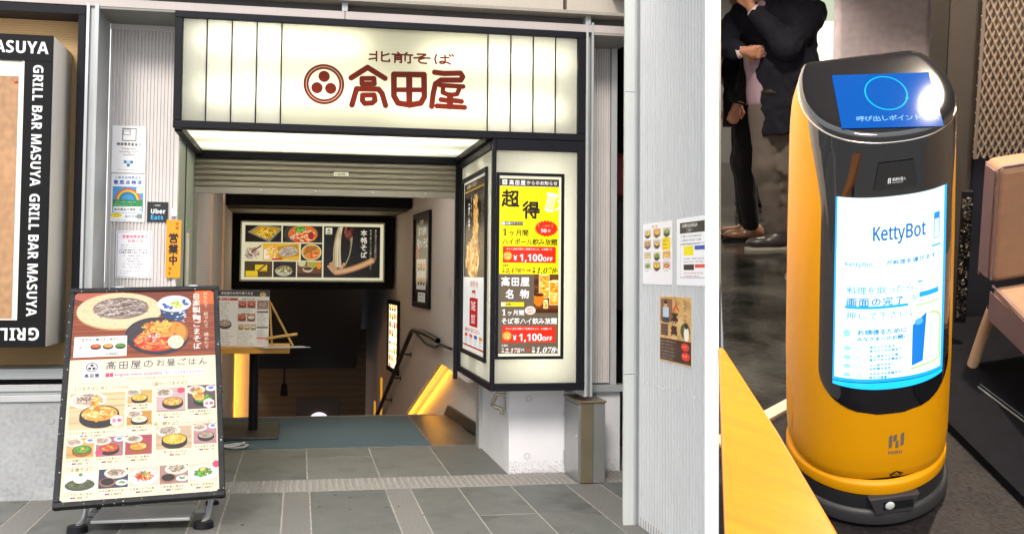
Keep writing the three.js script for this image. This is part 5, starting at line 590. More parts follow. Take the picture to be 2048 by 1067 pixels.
// ------------------------------------------------------------------ ribbed side wall with posters
{
  const s = thing('side_wall', 'pale ribbed metal side wall with a smooth corner strip, carrying three posters', 'wall');
  const wallT = dtex(256, tile((u, v) => 0.9 + 0.1 * fbm(u * 34, v * 1.6, 111, 3) + 0.08 * fbm(u * 4, v * 4, 113, 4) - 0.35 * Math.max(0, noise.noise(u * 40, v * 26, 7) - 0.62)));
  const mW = M([0.62, 0.63, 0.64], 0.45, { map: wallT }), mC = M([0.66, 0.69, 0.67], 0.4, { map: wallT });
  const r = mesh('ribbed_panel', corrugated(1.13, 5.2, 0.047, 0.012), mW, s); r.rotation.y = -Math.PI / 2; r.position.set(2.042, -0.02, 1.73); mesh('core', B(2.05, 2.1, -0.02, 5.2, 1.62, 2.86), mW, s);
  mesh('corner_strip', uvm(slabY([[1.936, 1.73], [2.0, 1.73], [2.04, 1.712], [2.04, 1.6], [1.97, 1.6]], -0.02, 0.9), 1.1), mC, s); mesh('corner_strip', uvm(slabY([[1.936, 1.73], [2.0, 1.73], [2.04, 1.712], [2.04, 1.6], [1.97, 1.6]], 0.903, 2.62), 1.1, 0.3), mC, s); mesh('corner_strip', uvm(slabY([[1.936, 1.73], [2.0, 1.73], [2.04, 1.712], [2.04, 1.6], [1.97, 1.6]], 2.623, 5.2), 1.1, 0.7), mC, s);
  mesh('corner_trim', uvm(slabY([[2.002, 1.7315], [2.012, 1.7315], [2.03, 1.722], [2.03, 1.714]], -0.02, 5.2), 1), mSteelEdge, s); mesh('base_trim', B(2.034, 2.0415, -0.0, 0.05, 1.74, 2.86), M([0.2, 0.16, 0.13], 0.6), s);
  { const [c, g] = canvas(512, 64); g.fillStyle = 'rgba(255,255,255,0)'; for (let i = 0; i < 26; i++) { g.fillStyle = `rgba(250,250,250,${rr(0.3, 0.9)})`; g.fillRect(rnd() * 512, 24 + rr(-8, 8), rr(3, 12), rr(3, 10)); } const d = rect('paint_marks', 1.0, 0.1, M(0xffffff, 0.7, { map: ctex(c), transparent: true }), s, [2.0285, 0.86, 2.28], [0, -Math.PI / 2, 0]); d.rotation.order = 'YXZ'; d.rotation.z = 0.02; }
  const put = (name, label, z0, z1, y0, y1, c, tilt = 0) => { const o = card(name, z1 - z0, y1 - y0, 0.004, print(c), mPaper); o.rotation.order = 'YXZ'; o.rotation.y = -Math.PI / 2; o.rotation.z = tilt; o.position.set(2.0285, (y0 + y1) / 2, (z0 + z1) / 2); tag(o, label, 'poster'); };
  // seen from the street the sheet's right edge is the one nearer the street
  { const [c, g] = canvas(520, 362); g.fillStyle = '#f2eff2'; g.fillRect(0, 0, 520, 362); write(g, '温かい定番', 170, 12, 20, '#e0663c'); for (let r2 = 0; r2 < 4; r2++) for (let i = 0; i < 3; i++) { const x = 90 + i * 170, y = [62, 126, 196, 256][r2]; g.fillStyle = ['#e2d0c0', '#d8a878', '#c8c4c0'][(r2 + i) % 3]; g.fillRect(x - 66, y - 26, 130, 46); bowl(g, x, y - 2, 46, pick(['#2a2420', '#e8e0d8', '#6a3420']), pick(['egg', 'red', 'green', 'tempura', 'soba']), 0.36); lines(g, x - 50, y + 24, 100, 8, 1, '#777'); } g.fillStyle = '#f4d21c'; g.fillRect(352, 94, 140, 70); lines(g, 364, 104, 110, 14, 3, '#7a5a10'); put('food_photo_poster', 'white poster with rows of small dish photographs on the ribbed wall', 1.81, 2.33, 1.447, 1.808, c); }
  { const [c, g] = canvas(560, 362); g.fillStyle = '#f4f4f8'; g.fillRect(0, 0, 560, 362); g.fillStyle = '#2f3138'; g.fillRect(50, 24, 510, 58); write(g, 'お客様各位品定時店品本', 80, 30, 23, '#fff', { gap: 0.95 }); write(g, 'ご来店の方へ', 150, 56, 22, '#fff'); lines(g, 60, 92, 440, 14, 3, '#556'); g.strokeStyle = '#889'; g.lineWidth = 3; g.strokeRect(56, 140, 480, 180); g.fillStyle = '#f2e81c'; g.fillRect(110, 152, 150, 50); g.fillStyle = '#2f50b0'; g.fillRect(280, 152, 200, 22); lines(g, 110, 214, 380, 11, 2, '#667'); g.fillStyle = '#2c2c30'; g.fillRect(110, 250, 160, 30); g.fillStyle = '#e2483c'; g.fillRect(284, 250, 190, 18); lines(g, 110, 290, 380, 11, 2, '#a55'); put('customer_notice', 'white notice with a dark heading bar beside the dish photograph poster', 2.405, 2.95, 1.447, 1.81, c); }
  { const [c, g] = canvas(520, 372); g.fillStyle = '#d2a768'; g.fillRect(0, 0, 520, 372); for (let i = 0; i < 60; i++) blob(g, rnd() * 520, rnd() * 240, rr(10, 60), rr(6, 26), pick(['rgba(240,220,170,0.25)', 'rgba(120,70,30,0.2)', 'rgba(200,140,70,0.25)'])); g.fillStyle = '#8a5a3c'; g.fillRect(14, 14, 200, 130); blob(g, 100, 46, 28, 20, '#d8a888'); blob(g, 100, 34, 30, 12, '#2a201c'); g.fillStyle = '#b8cfe2'; g.fillRect(54, 62, 100, 66); g.fillStyle = '#26384a'; g.fillRect(44, 120, 120, 30); g.fillStyle = '#4a3828'; g.fillRect(20, 158, 120, 66); lines(g, 26, 168, 100, 12, 3, '#a89070'); blob(g, 420, 186, 74, 44, '#4a5a30'); blob(g, 440, 200, 40, 42, '#f0e8dc'); blob(g, 440, 158, 24, 16, '#2a1c14');
    g.save(); write(g, 'スタッフ', 380, 14, 34, '#3a281c', { v: 1, sx: 2 }); write(g, '人', 210, 22, 62, '#d8281c', { sx: 2.0, w: 0.2 }); write(g, '募', 186, 88, 66, '#2a1a12', { sx: 2.0, w: 0.15 }); write(g, '集', 176, 158, 66, '#2a1a12', { sx: 2.0, w: 0.15 }); g.restore(); g.fillStyle = '#3a241a'; g.fillRect(8, 240, 504, 124); lines(g, 24, 250, 300, 12, 6, '#e0d0c0', 1.6); blob(g, 420, 272, 62, 22, '#e2301c'); blob(g, 430, 322, 66, 24, '#e2301c'); lines(g, 380, 264, 80, 12, 1, '#fff'); lines(g, 386, 314, 86, 12, 1, '#fff'); put('staff_wanted_poster', 'staff recruitment poster with a person in a pale blue shirt, lowest on the ribbed wall', 2.125, 2.635, 1.018, 1.386, c, 0.0); }
}

// ================================================================== the restaurant room beside the street: its own floor, tilted to the street
// two floors: the near one (frame NEAR) that the robot stands on, and the far one (frame FAR) beyond a threshold
const frame = (p, e) => new THREE.Matrix4().compose(new THREE.Vector3(...p), new THREE.Quaternion().setFromEuler(new THREE.Euler(...e, 'YXZ')), new THREE.Vector3(1, 1, 1));
const NEAR = frame([1.493, 0.989, 5.346], [0.498, -0.53, -0.03]), FAR = frame([2.81, 1.659, 1.893], [0.158, -0.52, -0.027]);
function inRoom(o, F, pos = [0, 0, 0], turn = 0) { new THREE.Matrix4().multiplyMatrices(F, new THREE.Matrix4().compose(new THREE.Vector3(...pos), new THREE.Quaternion().setFromEuler(new THREE.Euler(0, turn, 0)), new THREE.Vector3(1, 1, 1))).decompose(o.position, o.quaternion, o.scale); return o; }
const at = (F, x, y, z) => new THREE.Vector3(x, y, z).applyMatrix4(F);

{ // white partition added to close the gap between street and room and block light
  const g = RB(-0.015, 0.015, 0, 4.2, -13, -2.4, 0.002, 1), o = tag(mesh('added_partition', g, M([0.86, 0.86, 0.86], 0.7)), 'plain white partition, added to close the gap and block light, seen end-on between the ribbed wall and the restaurant room', 'partition');
  o.position.set(0, 0, 8.014); o.rotation.y = -0.37874;
}
const mRoomWall = M([0.34, 0.28, 0.22], 0.8);
{ // room shell
  const sh = (name, g, m, F = FAR) => inRoom(struct(name, g, m), F);
  const marble = dtex(256, tile((u, v) => { const k = fbm(u * 5 + 2 * fbm(u * 3, v * 3, 4, 3), v * 3, 91, 5); return Math.max(0.03, 0.32 + 1.5 * k + 0.25 * noise.noise(u * 60, v * 60, 3)); }));
  sh('far_floor', uvm(slabY([[0.2, 3.62], [-1.6, -9.4], [3.2, -9.4], [1.5, 2.2], [0.62, 2.75]], -0.08, 0), 1.6), M([0.08, 0.082, 0.076], 0.16, { map: marble, bumpMap: marble, bumpScale: 0.002 }));
  sh('near_floor', uvm(slabY([[-0.33, 0.9], [0.7, 0.9], [0.9, -1.1], [0.3, -0.95], [-0.047, -0.457], [-0.39, -0.06]], -0.05, 0), 0.5), M([0.022, 0.018, 0.018], 0.6, { specularIntensity: 0.4, map: speckT(0.7, 0.7, 4, 95), bumpMap: bumpT, bumpScale: 0.002 }), NEAR);
  const th = inRoom(mesh('threshold_strip', RB(-0.25, 0.25, -0.01, 0.012, -0.02, 0.02, 0.004), M([0.6, 0.46, 0.33], 0.4, { metalness: 0.3 })), NEAR, [-0.235, 0, -0.238], 0.86); th.userData.kind = 'structure';
  sh('ceiling', slabY([[0.0, 4.6], [-1.9, -9.6], [3.6, -9.6], [2.1, 4.6]], 2.5, 2.56), M([0.35, 0.33, 0.3], 0.9));
  sh('back_wall', B(-2.2, 3.8, -0.05, 2.5, -9.5, -9.3), mRoomWall);
  sh('right_wall', slabY([[3.4, -9.4], [3.5, -9.4], [2.15, 4.6], [2.05, 4.6]], -0.6, 2.5), mRoomWall);
}
{ // pale bright window, pillar and dark partition seen behind
  const w = inRoom(thing('bright_window', 'bright pale curtained window with a wooden edge post behind the standing man', 'window'), FAR, [0.12, 0, -3.6]);
  const lin1 = M([0.75, 0.76, 0.68], 0.9, { emissive: lin(1, 0.96, 0.86), emissiveIntensity: 0.45 }), l2 = M([0.5, 0.56, 0.45], 0.9, { emissive: lin(0.75, 0.85, 0.65), emissiveIntensity: 0.3 });
  mesh('curtain', corrugated(0.34, 1.25, 0.055, 0.02).translate(-0.15, 0.35, 0), lin1, w); mesh('pelmet', RB(-0.15, 0.19, 1.602, 2.1, -0.04, 0.03, 0.004), l2, w); mesh('sill', RB(-0.15, 0.19, 0.3, 0.349, -0.05, 0.06, 0.004), M([0.6, 0.55, 0.5], 0.6), w); mesh('post', RB(0.1905, 0.225, 0, 2.45, -0.04, 0.02, 0.004), M([0.5, 0.27, 0.06], 0.5), w);
  const p = inRoom(thing('mauve_pillar', 'wide smooth mauve grey pillar standing behind the robot', 'pillar'), FAR, [0, 0, -2.6]);
  mesh('shaft', uvm(RB(0.26, 1.03, 0.0, 2.48, -0.3, 0, 0.07, 5), 1.4), M([0.42, 0.37, 0.42], 0.75, { map: speckT(0.9, 0.22, 3, 97) }), p);
  const d = inRoom(thing('dark_divider', 'dark metal divider post and brushed panel behind the robot and chair', 'divider'), NEAR, [0, 0, -0.8]);
  const dk = M([0.02, 0.016, 0.013], 0.6, { map: stoneT[2] }), br = M([0.065, 0.057, 0.05], 0.42, { metalness: 0.3, map: steelT });
  mesh('post', uvm(RB(0.158, 0.206, -0.02, 1.6, -0.05, 0.0, 0.003), 0.6), dk, d); mesh('panel', uvm(RB(0.207, 0.29, -0.02, 1.6, -0.05, -0.006, 0.002), 0.6), br, d); mesh('low_panel', uvm(RB(0.2905, 0.9, -0.02, 0.57, -0.06, -0.02, 0.003), 0.6), M([0.012, 0.013, 0.022], 0.6), d); mesh('backing', B(0.2905, 0.9, 0.571, 1.6, -0.12, -0.1), M([0.03, 0.018, 0.014], 0.8), d);
  { // black fabric strip with sequins beside the chair
    const g = []; for (let i = 0; i < 170; i++) g.push(new THREE.CylinderGeometry(0.004, 0.004, 0.0014, 6).rotateX(Math.PI / 2 + rr(-0.7, 0.7)).rotateY(rr(-0.6, 0.6)).translate(0.268 + rr(-0.012, 0.012), rr(0.12, 0.52), 0.008 + rr(0, 0.006)).toNonIndexed());
    const q = inRoom(thing('sequin_strip', 'glittering black strip hanging beside the padded chair', 'strip'), NEAR, [0, 0, -0.62]); mesh('cloth', RB(0.252, 0.284, 0.1, 0.54, -0.004, 0.006, 0.003), mBlackMatt, q); const sq = mesh('sequins', mergeGeometries(g), M([0.1, 0.095, 0.09], 0.25, { metalness: 0.6 }), q); sq.userData.kind = 'stuff'; }
  // expanded metal screen
  const m = inRoom(thing('metal_mesh_screen', 'bronze coloured expanded metal mesh screen above the padded chair', 'screen'), NEAR, [0, 0, -0.78]);
  const g = [], px = 0.019, py = 0.031; for (let j = 0; j < 24; j++) for (let i = 0; i < 26; i++) { const x = 0.3 + i * px + (j % 2) * px / 2, y = 0.585 + j * py / 1.5; g.push(new THREE.BoxGeometry(0.0052, 0.0235, 0.007).rotateZ(0.42).rotateY(0.5).translate(x - 0.0046, y, 0).toNonIndexed(), new THREE.BoxGeometry(0.0052, 0.0235, 0.007).rotateZ(-0.42).rotateY(0.5).translate(x + 0.0046, y, 0).toNonIndexed()); }
  const lt = mesh('lattice', mergeGeometries(g), M([0.3, 0.24, 0.19], 0.38, { metalness: 0.55 }), m); lt.userData.kind = 'stuff'; mesh('frame_bar', RB(0.2905, 0.3, 0.572, 1.2, -0.006, 0.006, 0.002), M([0.2, 0.17, 0.14], 0.4, { metalness: 0.5 }), m);
}
{ // black platform with its metal line, and the chair on it
  const p = inRoom(struct('black_platform', uvm(slabY([[0.19, -0.25], [0.392, 0.118], [0.62, 0.55], [0.95, 0.5], [0.95, -0.9], [0.16, -0.75]], 0, 0.028), 0.5), M([0.005, 0.005, 0.008], 0.9, { map: speckT(0.7, 0.7, 8, 99), specularIntensity: 0.3 })), NEAR);
  const l = inRoom(mesh('platform_line', B(-0.14, 0.14, 0, 0.003, -0.0018, 0.0018), M([0.5, 0.5, 0.5], 0.3, { metalness: 0.6 })), NEAR, [0.385, 0.0285, -0.263], -0.98); l.userData.kind = 'structure';
  const l2 = inRoom(mesh('platform_line', B(-0.14, 0.14, 0, 0.003, -0.001, 0.001), M([0.25, 0.3, 0.36], 0.3, { metalness: 0.6 })), NEAR, [0.392, 0.0285, -0.276], -0.98); l2.userData.kind = 'structure';
  const c = inRoom(thing('padded_chair', 'low padded chair with tan upholstery and curved pale wooden legs', 'chair'), NEAR, [0.318, 0.0285, -0.43], 0.4);
  const up = M([0.23, 0.13, 0.075], 0.75, { map: speckT(0.9, 0.2, 12, 101), sheen: 0.4, sheenColor: lin(0.6, 0.45, 0.35) }), side = M([0.13, 0.085, 0.1], 0.8), wd = M([0.42, 0.29, 0.19], 0.55);
  mesh('seat', RB(0.0, 0.46, 0.25, 0.315, 0.02, 0.48, 0.02, 4), up, c); mesh('seat_rail', RB(0.004, 0.456, 0.205, 0.2495, 0.03, 0.47, 0.006), side, c); mesh('seat_side', RB(-0.004, -0.0003, 0.21, 0.3, 0.02, 0.46, 0.0015), side, c);
  mesh('backrest', RB(0.0, 0.46, 0.3155, 0.67, -0.07, 0.018, 0.025, 4), up, c); mesh('back_side', RB(-0.0045, -0.0003, 0.33, 0.655, -0.05, 0.0, 0.0015), side, c); mesh('back_panel', RB(0.01, 0.45, 0.3, 0.65, -0.078, -0.0705, 0.003), side, c);
  mesh('piping', tube([[0.004, 0.314, 0.02], [0.004, 0.314, 0.475], [0.456, 0.314, 0.475]], 0.0035, 40, 6), side, c); mesh('piping', tube([[0.002, 0.33, 0.012], [0.002, 0.655, 0.012], [0.02, 0.668, 0.012], [0.44, 0.668, 0.012]], 0.0035, 40, 6), side, c);
  for (const [x, z, k] of [[0.02, -0.03, -1], [0.44, -0.03, -1], [0.03, 0.44, 0.3], [0.43, 0.44, 0.3]]) mesh('leg', tube([[x, 0.23, z + (k < 0 ? 0.03 : 0)], [x, 0.12, z + 0.01 * k], [x + (k < 0 ? -0.012 : 0), 0.001, z + 0.035 * k]], 0.016, 14, 8), wd, c);
}
{ // wooden table corner in front
  const t = inRoom(thing('wooden_table', 'glossy orange wooden tabletop with a dark steel pedestal in front of the robot', 'table'), NEAR);
  const wt = dtex(256, tile((u, v) => { const k = 0.85 + 0.34 * fbm(u * 2, v * 26, 103, 4) + 0.1 * noise.noise(u * 16, v * 150, 2); return [k, k * 0.96, k * 0.86]; }));
  mesh('tabletop', uvm(slabY([[-0.285, 0.575], [-0.279, 0.568], [-0.271, 0.576], [-0.146, 0.834], [-0.038, 1.076], [0.005, 1.18], [-0.19, 1.22]], 0.69, 0.72, 0.005).rotateY(0.4), 0.5).rotateY(-0.4), M([0.6, 0.2, 0.0], 0.3, { map: wt }), t);
  mesh('pedestal', rod([-0.17, 0, 0.98], [-0.17, 0.689, 0.98], 0.03, 16), mBlack, t); mesh('pedestal_foot', new THREE.CylinderGeometry(0.1, 0.11, 0.015, 28).translate(-0.17, 0.0085, 0.98), mBlack, t);
}

// ------------------------------------------------------------------ the delivery robot
{
  const R = inRoom(thing('delivery_robot', 'tall yellow and black delivery robot with a bright portrait display and slanted tablet head', 'robot'), NEAR, [0, 0, 0.036], 0.31);
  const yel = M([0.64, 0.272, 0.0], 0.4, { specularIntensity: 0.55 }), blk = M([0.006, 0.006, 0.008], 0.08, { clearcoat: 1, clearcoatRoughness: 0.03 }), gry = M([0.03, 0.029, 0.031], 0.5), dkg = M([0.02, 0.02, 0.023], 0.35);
  const prof = [[0.14, 0.183], [0.155, 0.19], [0.2, 0.1925], [0.42, 0.191], [0.7, 0.184], [0.92, 0.177], [1.0, 0.174], [1.05, 0.169], [1.09, 0.158], [1.13, 0.14], [1.3, 0.1]];
  const rad = (b) => { for (let i = 1; i < prof.length; i++) if (b <= prof[i][0]) { const [x0, y0] = prof[i - 1], [x1, y1] = prof[i], t = Math.max(0, (b - x0) / (x1 - x0)); return y0 + (y1 - y0) * t; } return 0.1; };
  const sec = (phi, b, off = 0) => { const r = rad(b) + off, p = 2.35, c = Math.cos(phi), s = Math.sin(phi), k = Math.pow(Math.pow(Math.abs(s), p) + Math.pow(Math.abs(c) / 0.98, p), -1 / p); return [s * k * r, c * k * r]; };
  const slope = 0.38, topB = (z) => { const a = 1.095 - slope * z, b = 1.129 + 0.7 * (z + 0.09), h = Math.max(0.03 - Math.abs(a - b), 0) / 0.03; return Math.min(a, b) - h * h * 0.0075; }; // the slanted top: lower towards the front
  const topOf = (phi) => { let b = 1.05; for (let i = 0; i < 12; i++) b = topB(sec(phi, b)[1]); return b; };
  function patch(nu, nv, f) { const pos = [], uv = [], ix = []; for (let j = 0; j <= nv; j++) for (let i = 0; i <= nu; i++) { pos.push(...f(i / nu, j / nv)); uv.push(i / nu, j / nv); } for (let j = 0; j < nv; j++) for (let i = 0; i < nu; i++) { const a = j * (nu + 1) + i, b = a + 1, c = a + nu + 1, d = c + 1; ix.push(a, b, d, a, d, c); } const g = new THREE.BufferGeometry(); g.setAttribute('position', new THREE.Float32BufferAttribute(pos, 3)); g.setAttribute('uv', new THREE.Float32BufferAttribute(uv, 2)); g.setIndex(ix); g.computeVertexNormals(); return g; }
  const D = Math.PI / 180;
  mesh('body_shell', patch(120, 60, (u, v) => { const phi = -Math.PI + u * 2 * Math.PI, b0 = 0.14, b = b0 + (topOf(phi) - 0.012 - b0) * v, [x, z] = sec(phi, b); return [x, b, z]; }), yel, R);
  const alpha = (b) => (b < 0.45 ? 50 * Math.sqrt(Math.max(0, 1 - ((0.45 - b) / 0.115) ** 2)) ** 0.8 : b < 0.85 ? 50 : 50 + 16 * Math.min(1, (b - 0.85) / 0.2) ** 1.5) * D;
  mesh('front_panel', patch(60, 90, (u, v) => { const al0 = (b) => alpha(b) * (u * 2 - 1), bt = topOf(64 * D * (u * 2 - 1)) - 0.01; const b = 0.336 + (bt - 0.336) * v, phi = al0(b), e = Math.min(1, (1 - Math.abs(u * 2 - 1)) * 14, v * 20) , [x, z] = sec(phi, b, 0.0012 + 0.0028 * e); return [x, b, z]; }), blk, R);
  // display
  const [dc, g] = canvas(620, 1220); g.fillStyle = '#ffffff'; g.fillRect(0, 0, 620, 1220); g.fillStyle = '#28b0f0'; g.fillRect(0, 1196, 620, 24); g.fillRect(0, 0, 10, 1220); g.fillRect(600, 0, 20, 1220);
  g.fillStyle = '#0a6cb8'; g.strokeStyle = '#0a6cb8'; g.lineWidth = 3; g.font = '104px sans-serif'; g.save(); g.translate(186, 268); g.scale(0.74, 1.15); g.fillText('KettyBot', 0, 0); g.strokeText('KettyBot', 0, 0); g.restore(); g.fillStyle = '#2a90d0'; g.font = '38px sans-serif'; g.fillText('KettyBot', 52, 432); write(g, 'が料理を運びます', 262, 398, 36, '#0f7cc8', { w: 0.09, gap: 1.0 }); g.fillText('!', 558, 430);
  g.fillStyle = '#1c8cdc'; g.fillRect(532, 150, 34, 40); g.strokeStyle = '#3ca8ec'; g.lineWidth = 5; g.strokeRect(532, 150, 34, 160); g.strokeStyle = '#9ad4f4'; g.lineWidth = 3; for (let i = 0; i < 5; i++) { g.beginPath(); g.moveTo(540, 230 + i * 14); g.lineTo(560, 216 + i * 14); g.stroke(); } g.fillStyle = '#46b4f0'; g.fillRect(520, 350, 56, 12);
  write(g, '料理を取ったら、', 60, 560, 58, '#4aa4d8', { w: 0.065, gap: 0.88 }); g.fillStyle = '#22b2f4'; g.fillRect(58, 694, 330, 18); write(g, '画面の完了', 60, 636, 62, '#0c84d4', { w: 0.095, gap: 1.0 }); write(g, 'を', 398, 640, 54, '#4aa4d8', { w: 0.055 }); write(g, '押して下さい。', 60, 730, 58, '#4aa4d8', { w: 0.065, gap: 0.95 });
  g.strokeStyle = '#bfe4f6'; g.lineWidth = 4; g.strokeRect(470, 540, 110, 120); g.fillStyle = '#22a8ee'; g.fillRect(440, 560, 24, 10); g.fillRect(450, 636, 120, 34); g.fillStyle = '#b4d850'; g.fillRect(430, 716, 150, 8);
  write(g, 'お頑張るために', 120, 850, 40, '#1c8cd0', { w: 0.11, gap: 0.95 }); write(g, 'みなさまへのお願い', 120, 900, 32, '#1c8cd0', { w: 0.11, gap: 0.95 }); for (let i = 0; i < 4; i++) { const y = 960 + i * 62; g.fillStyle = '#bfe6f8'; blob(g, 74, y + 24, 18, 15, '#a8dcf6'); g.fillStyle = '#a8dcf6'; g.font = '40px sans-serif'; g.fillText('0' + (i + 1), 108, y + 40); lines(g, 186, y + 4, 190, 19, 2, '#2090d4', 1.35, 0.12); } g.fillStyle = '#a8dcf6'; blob(g, 70, 880, 18, 26, '#a8dcf6');
  g.fillStyle = '#0f7cd4'; g.beginPath(); g.moveTo(416, 1130); g.lineTo(416, 850); g.lineTo(496, 780); g.lineTo(480, 1110); g.fill(); g.fillStyle = '#3ca0e8'; blob(g, 452, 832, 24, 22, '#5cb8f0'); g.strokeStyle = '#b8d45c'; g.lineWidth = 10; g.beginPath(); g.moveTo(520, 790); g.quadraticCurveTo(596, 800, 590, 880); g.lineTo(590, 1130); g.lineTo(416, 1150); g.stroke(); g.strokeStyle = '#9adcf6'; g.lineWidth = 4; g.strokeRect(524, 860, 56, 240);
  const dt = ctex(dc); mesh('display', patch(24, 30, (u, v) => { const [x, z] = sec((-39 + 78 * u) * D, 0.43 + 0.466 * v, 0.0062); return [x, 0.43 + 0.466 * v, z]; }), M([0.1, 0.1, 0.1], 0.12, { map: dt, emissive: lin(0.8, 0.97, 1), emissiveMap: dt, emissiveIntensity: 0.56 }), R);
  mesh('display_glow_edge', patch(24, 2, (u, v) => { const [x, z] = sec((-39 + 78 * u) * D, 0.405 + 0.022 * v + 0.012 * (u * 2 - 1) ** 2, 0.0055); return [x, 0.4085 + 0.019 * v + 0.010 * (u * 2 - 1) ** 2 * (1 - v), z]; }), M([0.02, 0.1, 0.2], 0.1, { emissive: lin(0.0, 0.4, 0.9), emissiveIntensity: 0.8 }), R);
  // tablet head
  const cap = (off, dy, n = 96) => { const p = []; for (let i = 0; i < n; i++) { const phi = i / n * 2 * Math.PI, [x, z] = sec(phi, topOf(phi), off); p.push([x, topB(z) + dy, z]); } return p; };
  function disc(rings) { const n = rings[0].length, pos = [], ix = []; for (const r of rings) for (const q of r) pos.push(...q); for (let k = 0; k < rings.length - 1; k++) for (let i = 0; i < n; i++) { const a = k * n + i, b = k * n + (i + 1) % n; ix.push(a, b, b + n, a, b + n, a + n); } const last = rings[rings.length - 1], c = last.reduce((s, q) => [s[0] + q[0] / n, s[1] + q[1] / n, s[2] + q[2] / n], [0, 0, 0]), ci = pos.length / 3; pos.push(...c); for (let i = 0; i < n; i++) ix.push((rings.length - 1) * n + i, (rings.length - 1) * n + (i + 1) % n, ci); const gg = new THREE.BufferGeometry(); gg.setAttribute('position', new THREE.Float32BufferAttribute(pos, 3)); gg.setIndex(ix); gg.computeVertexNormals(); return gg; }
  mesh('tablet', disc([cap(-0.002, -0.03), cap(0.004, -0.02), cap(0.006, -0.006), cap(0.003, 0.003), cap(-0.004, 0.006), cap(-0.02, 0.0065), cap(-0.04, 0.0065), cap(-0.06, 0.0065), cap(-0.08, 0.0065), cap(-0.1, 0.0065), cap(-0.12, 0.0065), cap(-0.15, 0.0065)]), blk, R);
  mesh('chrome_rim', tube(cap(0.0055, -0.012, 64), 0.0024, 160, 6, true), M([0.5, 0.47, 0.42], 0.2, { metalness: 1 }), R);
  const [tc, q] = canvas(640, 540); q.fillStyle = '#0a5cb8'; q.fillRect(0, 0, 640, 540); q.strokeStyle = '#16c8e8'; q.lineWidth = 10; q.beginPath(); q.ellipse(330, 200, 134, 168, 0, 0, 7); q.stroke(); blob(q, 456, 258, 11, 11, '#16c8e8'); write(q, '呼び出しポイントを取', 100, 420, 60, '#9cd4ff', { w: 0.085, gap: 0.86 });
  const tt = ctex(tc), scr = mesh('tablet_screen', new THREE.PlaneGeometry(0.208, 0.18), M([0.02, 0.02, 0.02], 0.035, { map: tt, emissive: 0xffffff, emissiveMap: tt, emissiveIntensity: 0.55 }), R); scr.rotation.set(-Math.PI / 2 + Math.atan(slope), 0, -0.14, 'XYZ'); scr.position.set(0.009, 1.095 - slope * 0.072 + 0.0085, 0.072);
  // sensor window with logo on the forehead
  const [lc, lg] = canvas(512, 256); lg.fillStyle = '#0b0b0e'; lg.fillRect(0, 0, 512, 256); lg.fillStyle = '#d8d8dc'; lg.fillRect(150, 150, 14, 50); lg.fillRect(172, 150, 14, 50); lg.fillRect(150, 150, 36, 9); write(lg, '普渡机器人', 200, 148, 36, '#d8d8dc', { w: 0.1, gap: 0.96 }); lg.font = 'bold 17px sans-serif'; lg.fillStyle = '#b8b8bc'; lg.fillText('PUDU ROBOTICS', 202, 202);
  mesh('sensor_window', patch(12, 8, (u, v) => { const k = 15 - 3 * v, [x, z] = sec((-k + 2 * k * u) * D, 0.913 + 0.062 * v, 0.0072); return [x, 0.913 + 0.062 * v, z]; }), M(0xffffff, 0.12, { map: ctex(lc), clearcoat: 0.6 }), R);
  // lower body: ring, black base, bumper, lidar
  const ringG = (p) => new THREE.LatheGeometry(p.map(([r, y]) => new THREE.Vector2(r, y)), 96);
  mesh('shade_gap_ring', ringG([[0.176, 0.13], [0.184, 0.139]]), gry, R); mesh('yellow_ring', ringG([[0.183, 0.138], [0.194, 0.134], [0.198, 0.128], [0.198, 0.104], [0.194, 0.099]]), yel, R);  // dark ring paints the shade in the groove below the shell
  mesh('base', ringG([[0.195, 0.0985], [0.195, 0.05], [0.185, 0.045]]), dkg, R); mesh('bumper', ringG([[0.15, 0.012], [0.2, 0.012], [0.2055, 0.018], [0.2055, 0.046], [0.199, 0.056], [0.185, 0.057]]), gry, R); for (const x of [-0.12, 0.12]) mesh('wheel', new THREE.CylinderGeometry(0.05, 0.05, 0.03, 24).rotateZ(Math.PI / 2).translate(x, 0.05, 0), dkg, R);
  const lidA = 3 * D, lid = new THREE.Group(); lid.name = 'lidar_unit'; R.add(lid); lid.rotation.y = lidA; mesh('plate', prism([[-0.062, 0.03], [0.062, 0.03], [0.045, -0.02], [-0.045, -0.02]], 0.02, 0.003).translate(0, 0.072, 0.188), gry, lid); mesh('slot', RB(-0.028, 0.046, 0.066, 0.09, 0.2075, 0.2095, 0.0009, 1), mBlackMatt, lid); mesh('lens', new THREE.SphereGeometry(0.012, 16, 12).scale(1, 1, 0.4).translate(-0.012, 0.078, 0.209), M([0.5, 0.52, 0.5], 0.1), lid);
  // marks
  const mark = (w, h, draw, phi, b, name) => { const [mc, mg] = canvas(256, Math.round(256 * h / w)); draw(mg); const dphi = w / 0.192 / 2; mesh(name, patch(10, 4, (u, v) => { const [x, z] = sec(phi * D + (u - 0.5) * 2 * dphi, b + (v - 0.5) * h, 0.0009); return [x, b + (v - 0.5) * h, z]; }), M(0xffffff, 0.4, { map: ctex(mc), transparent: true, alphaTest: 0.4 }), R); };
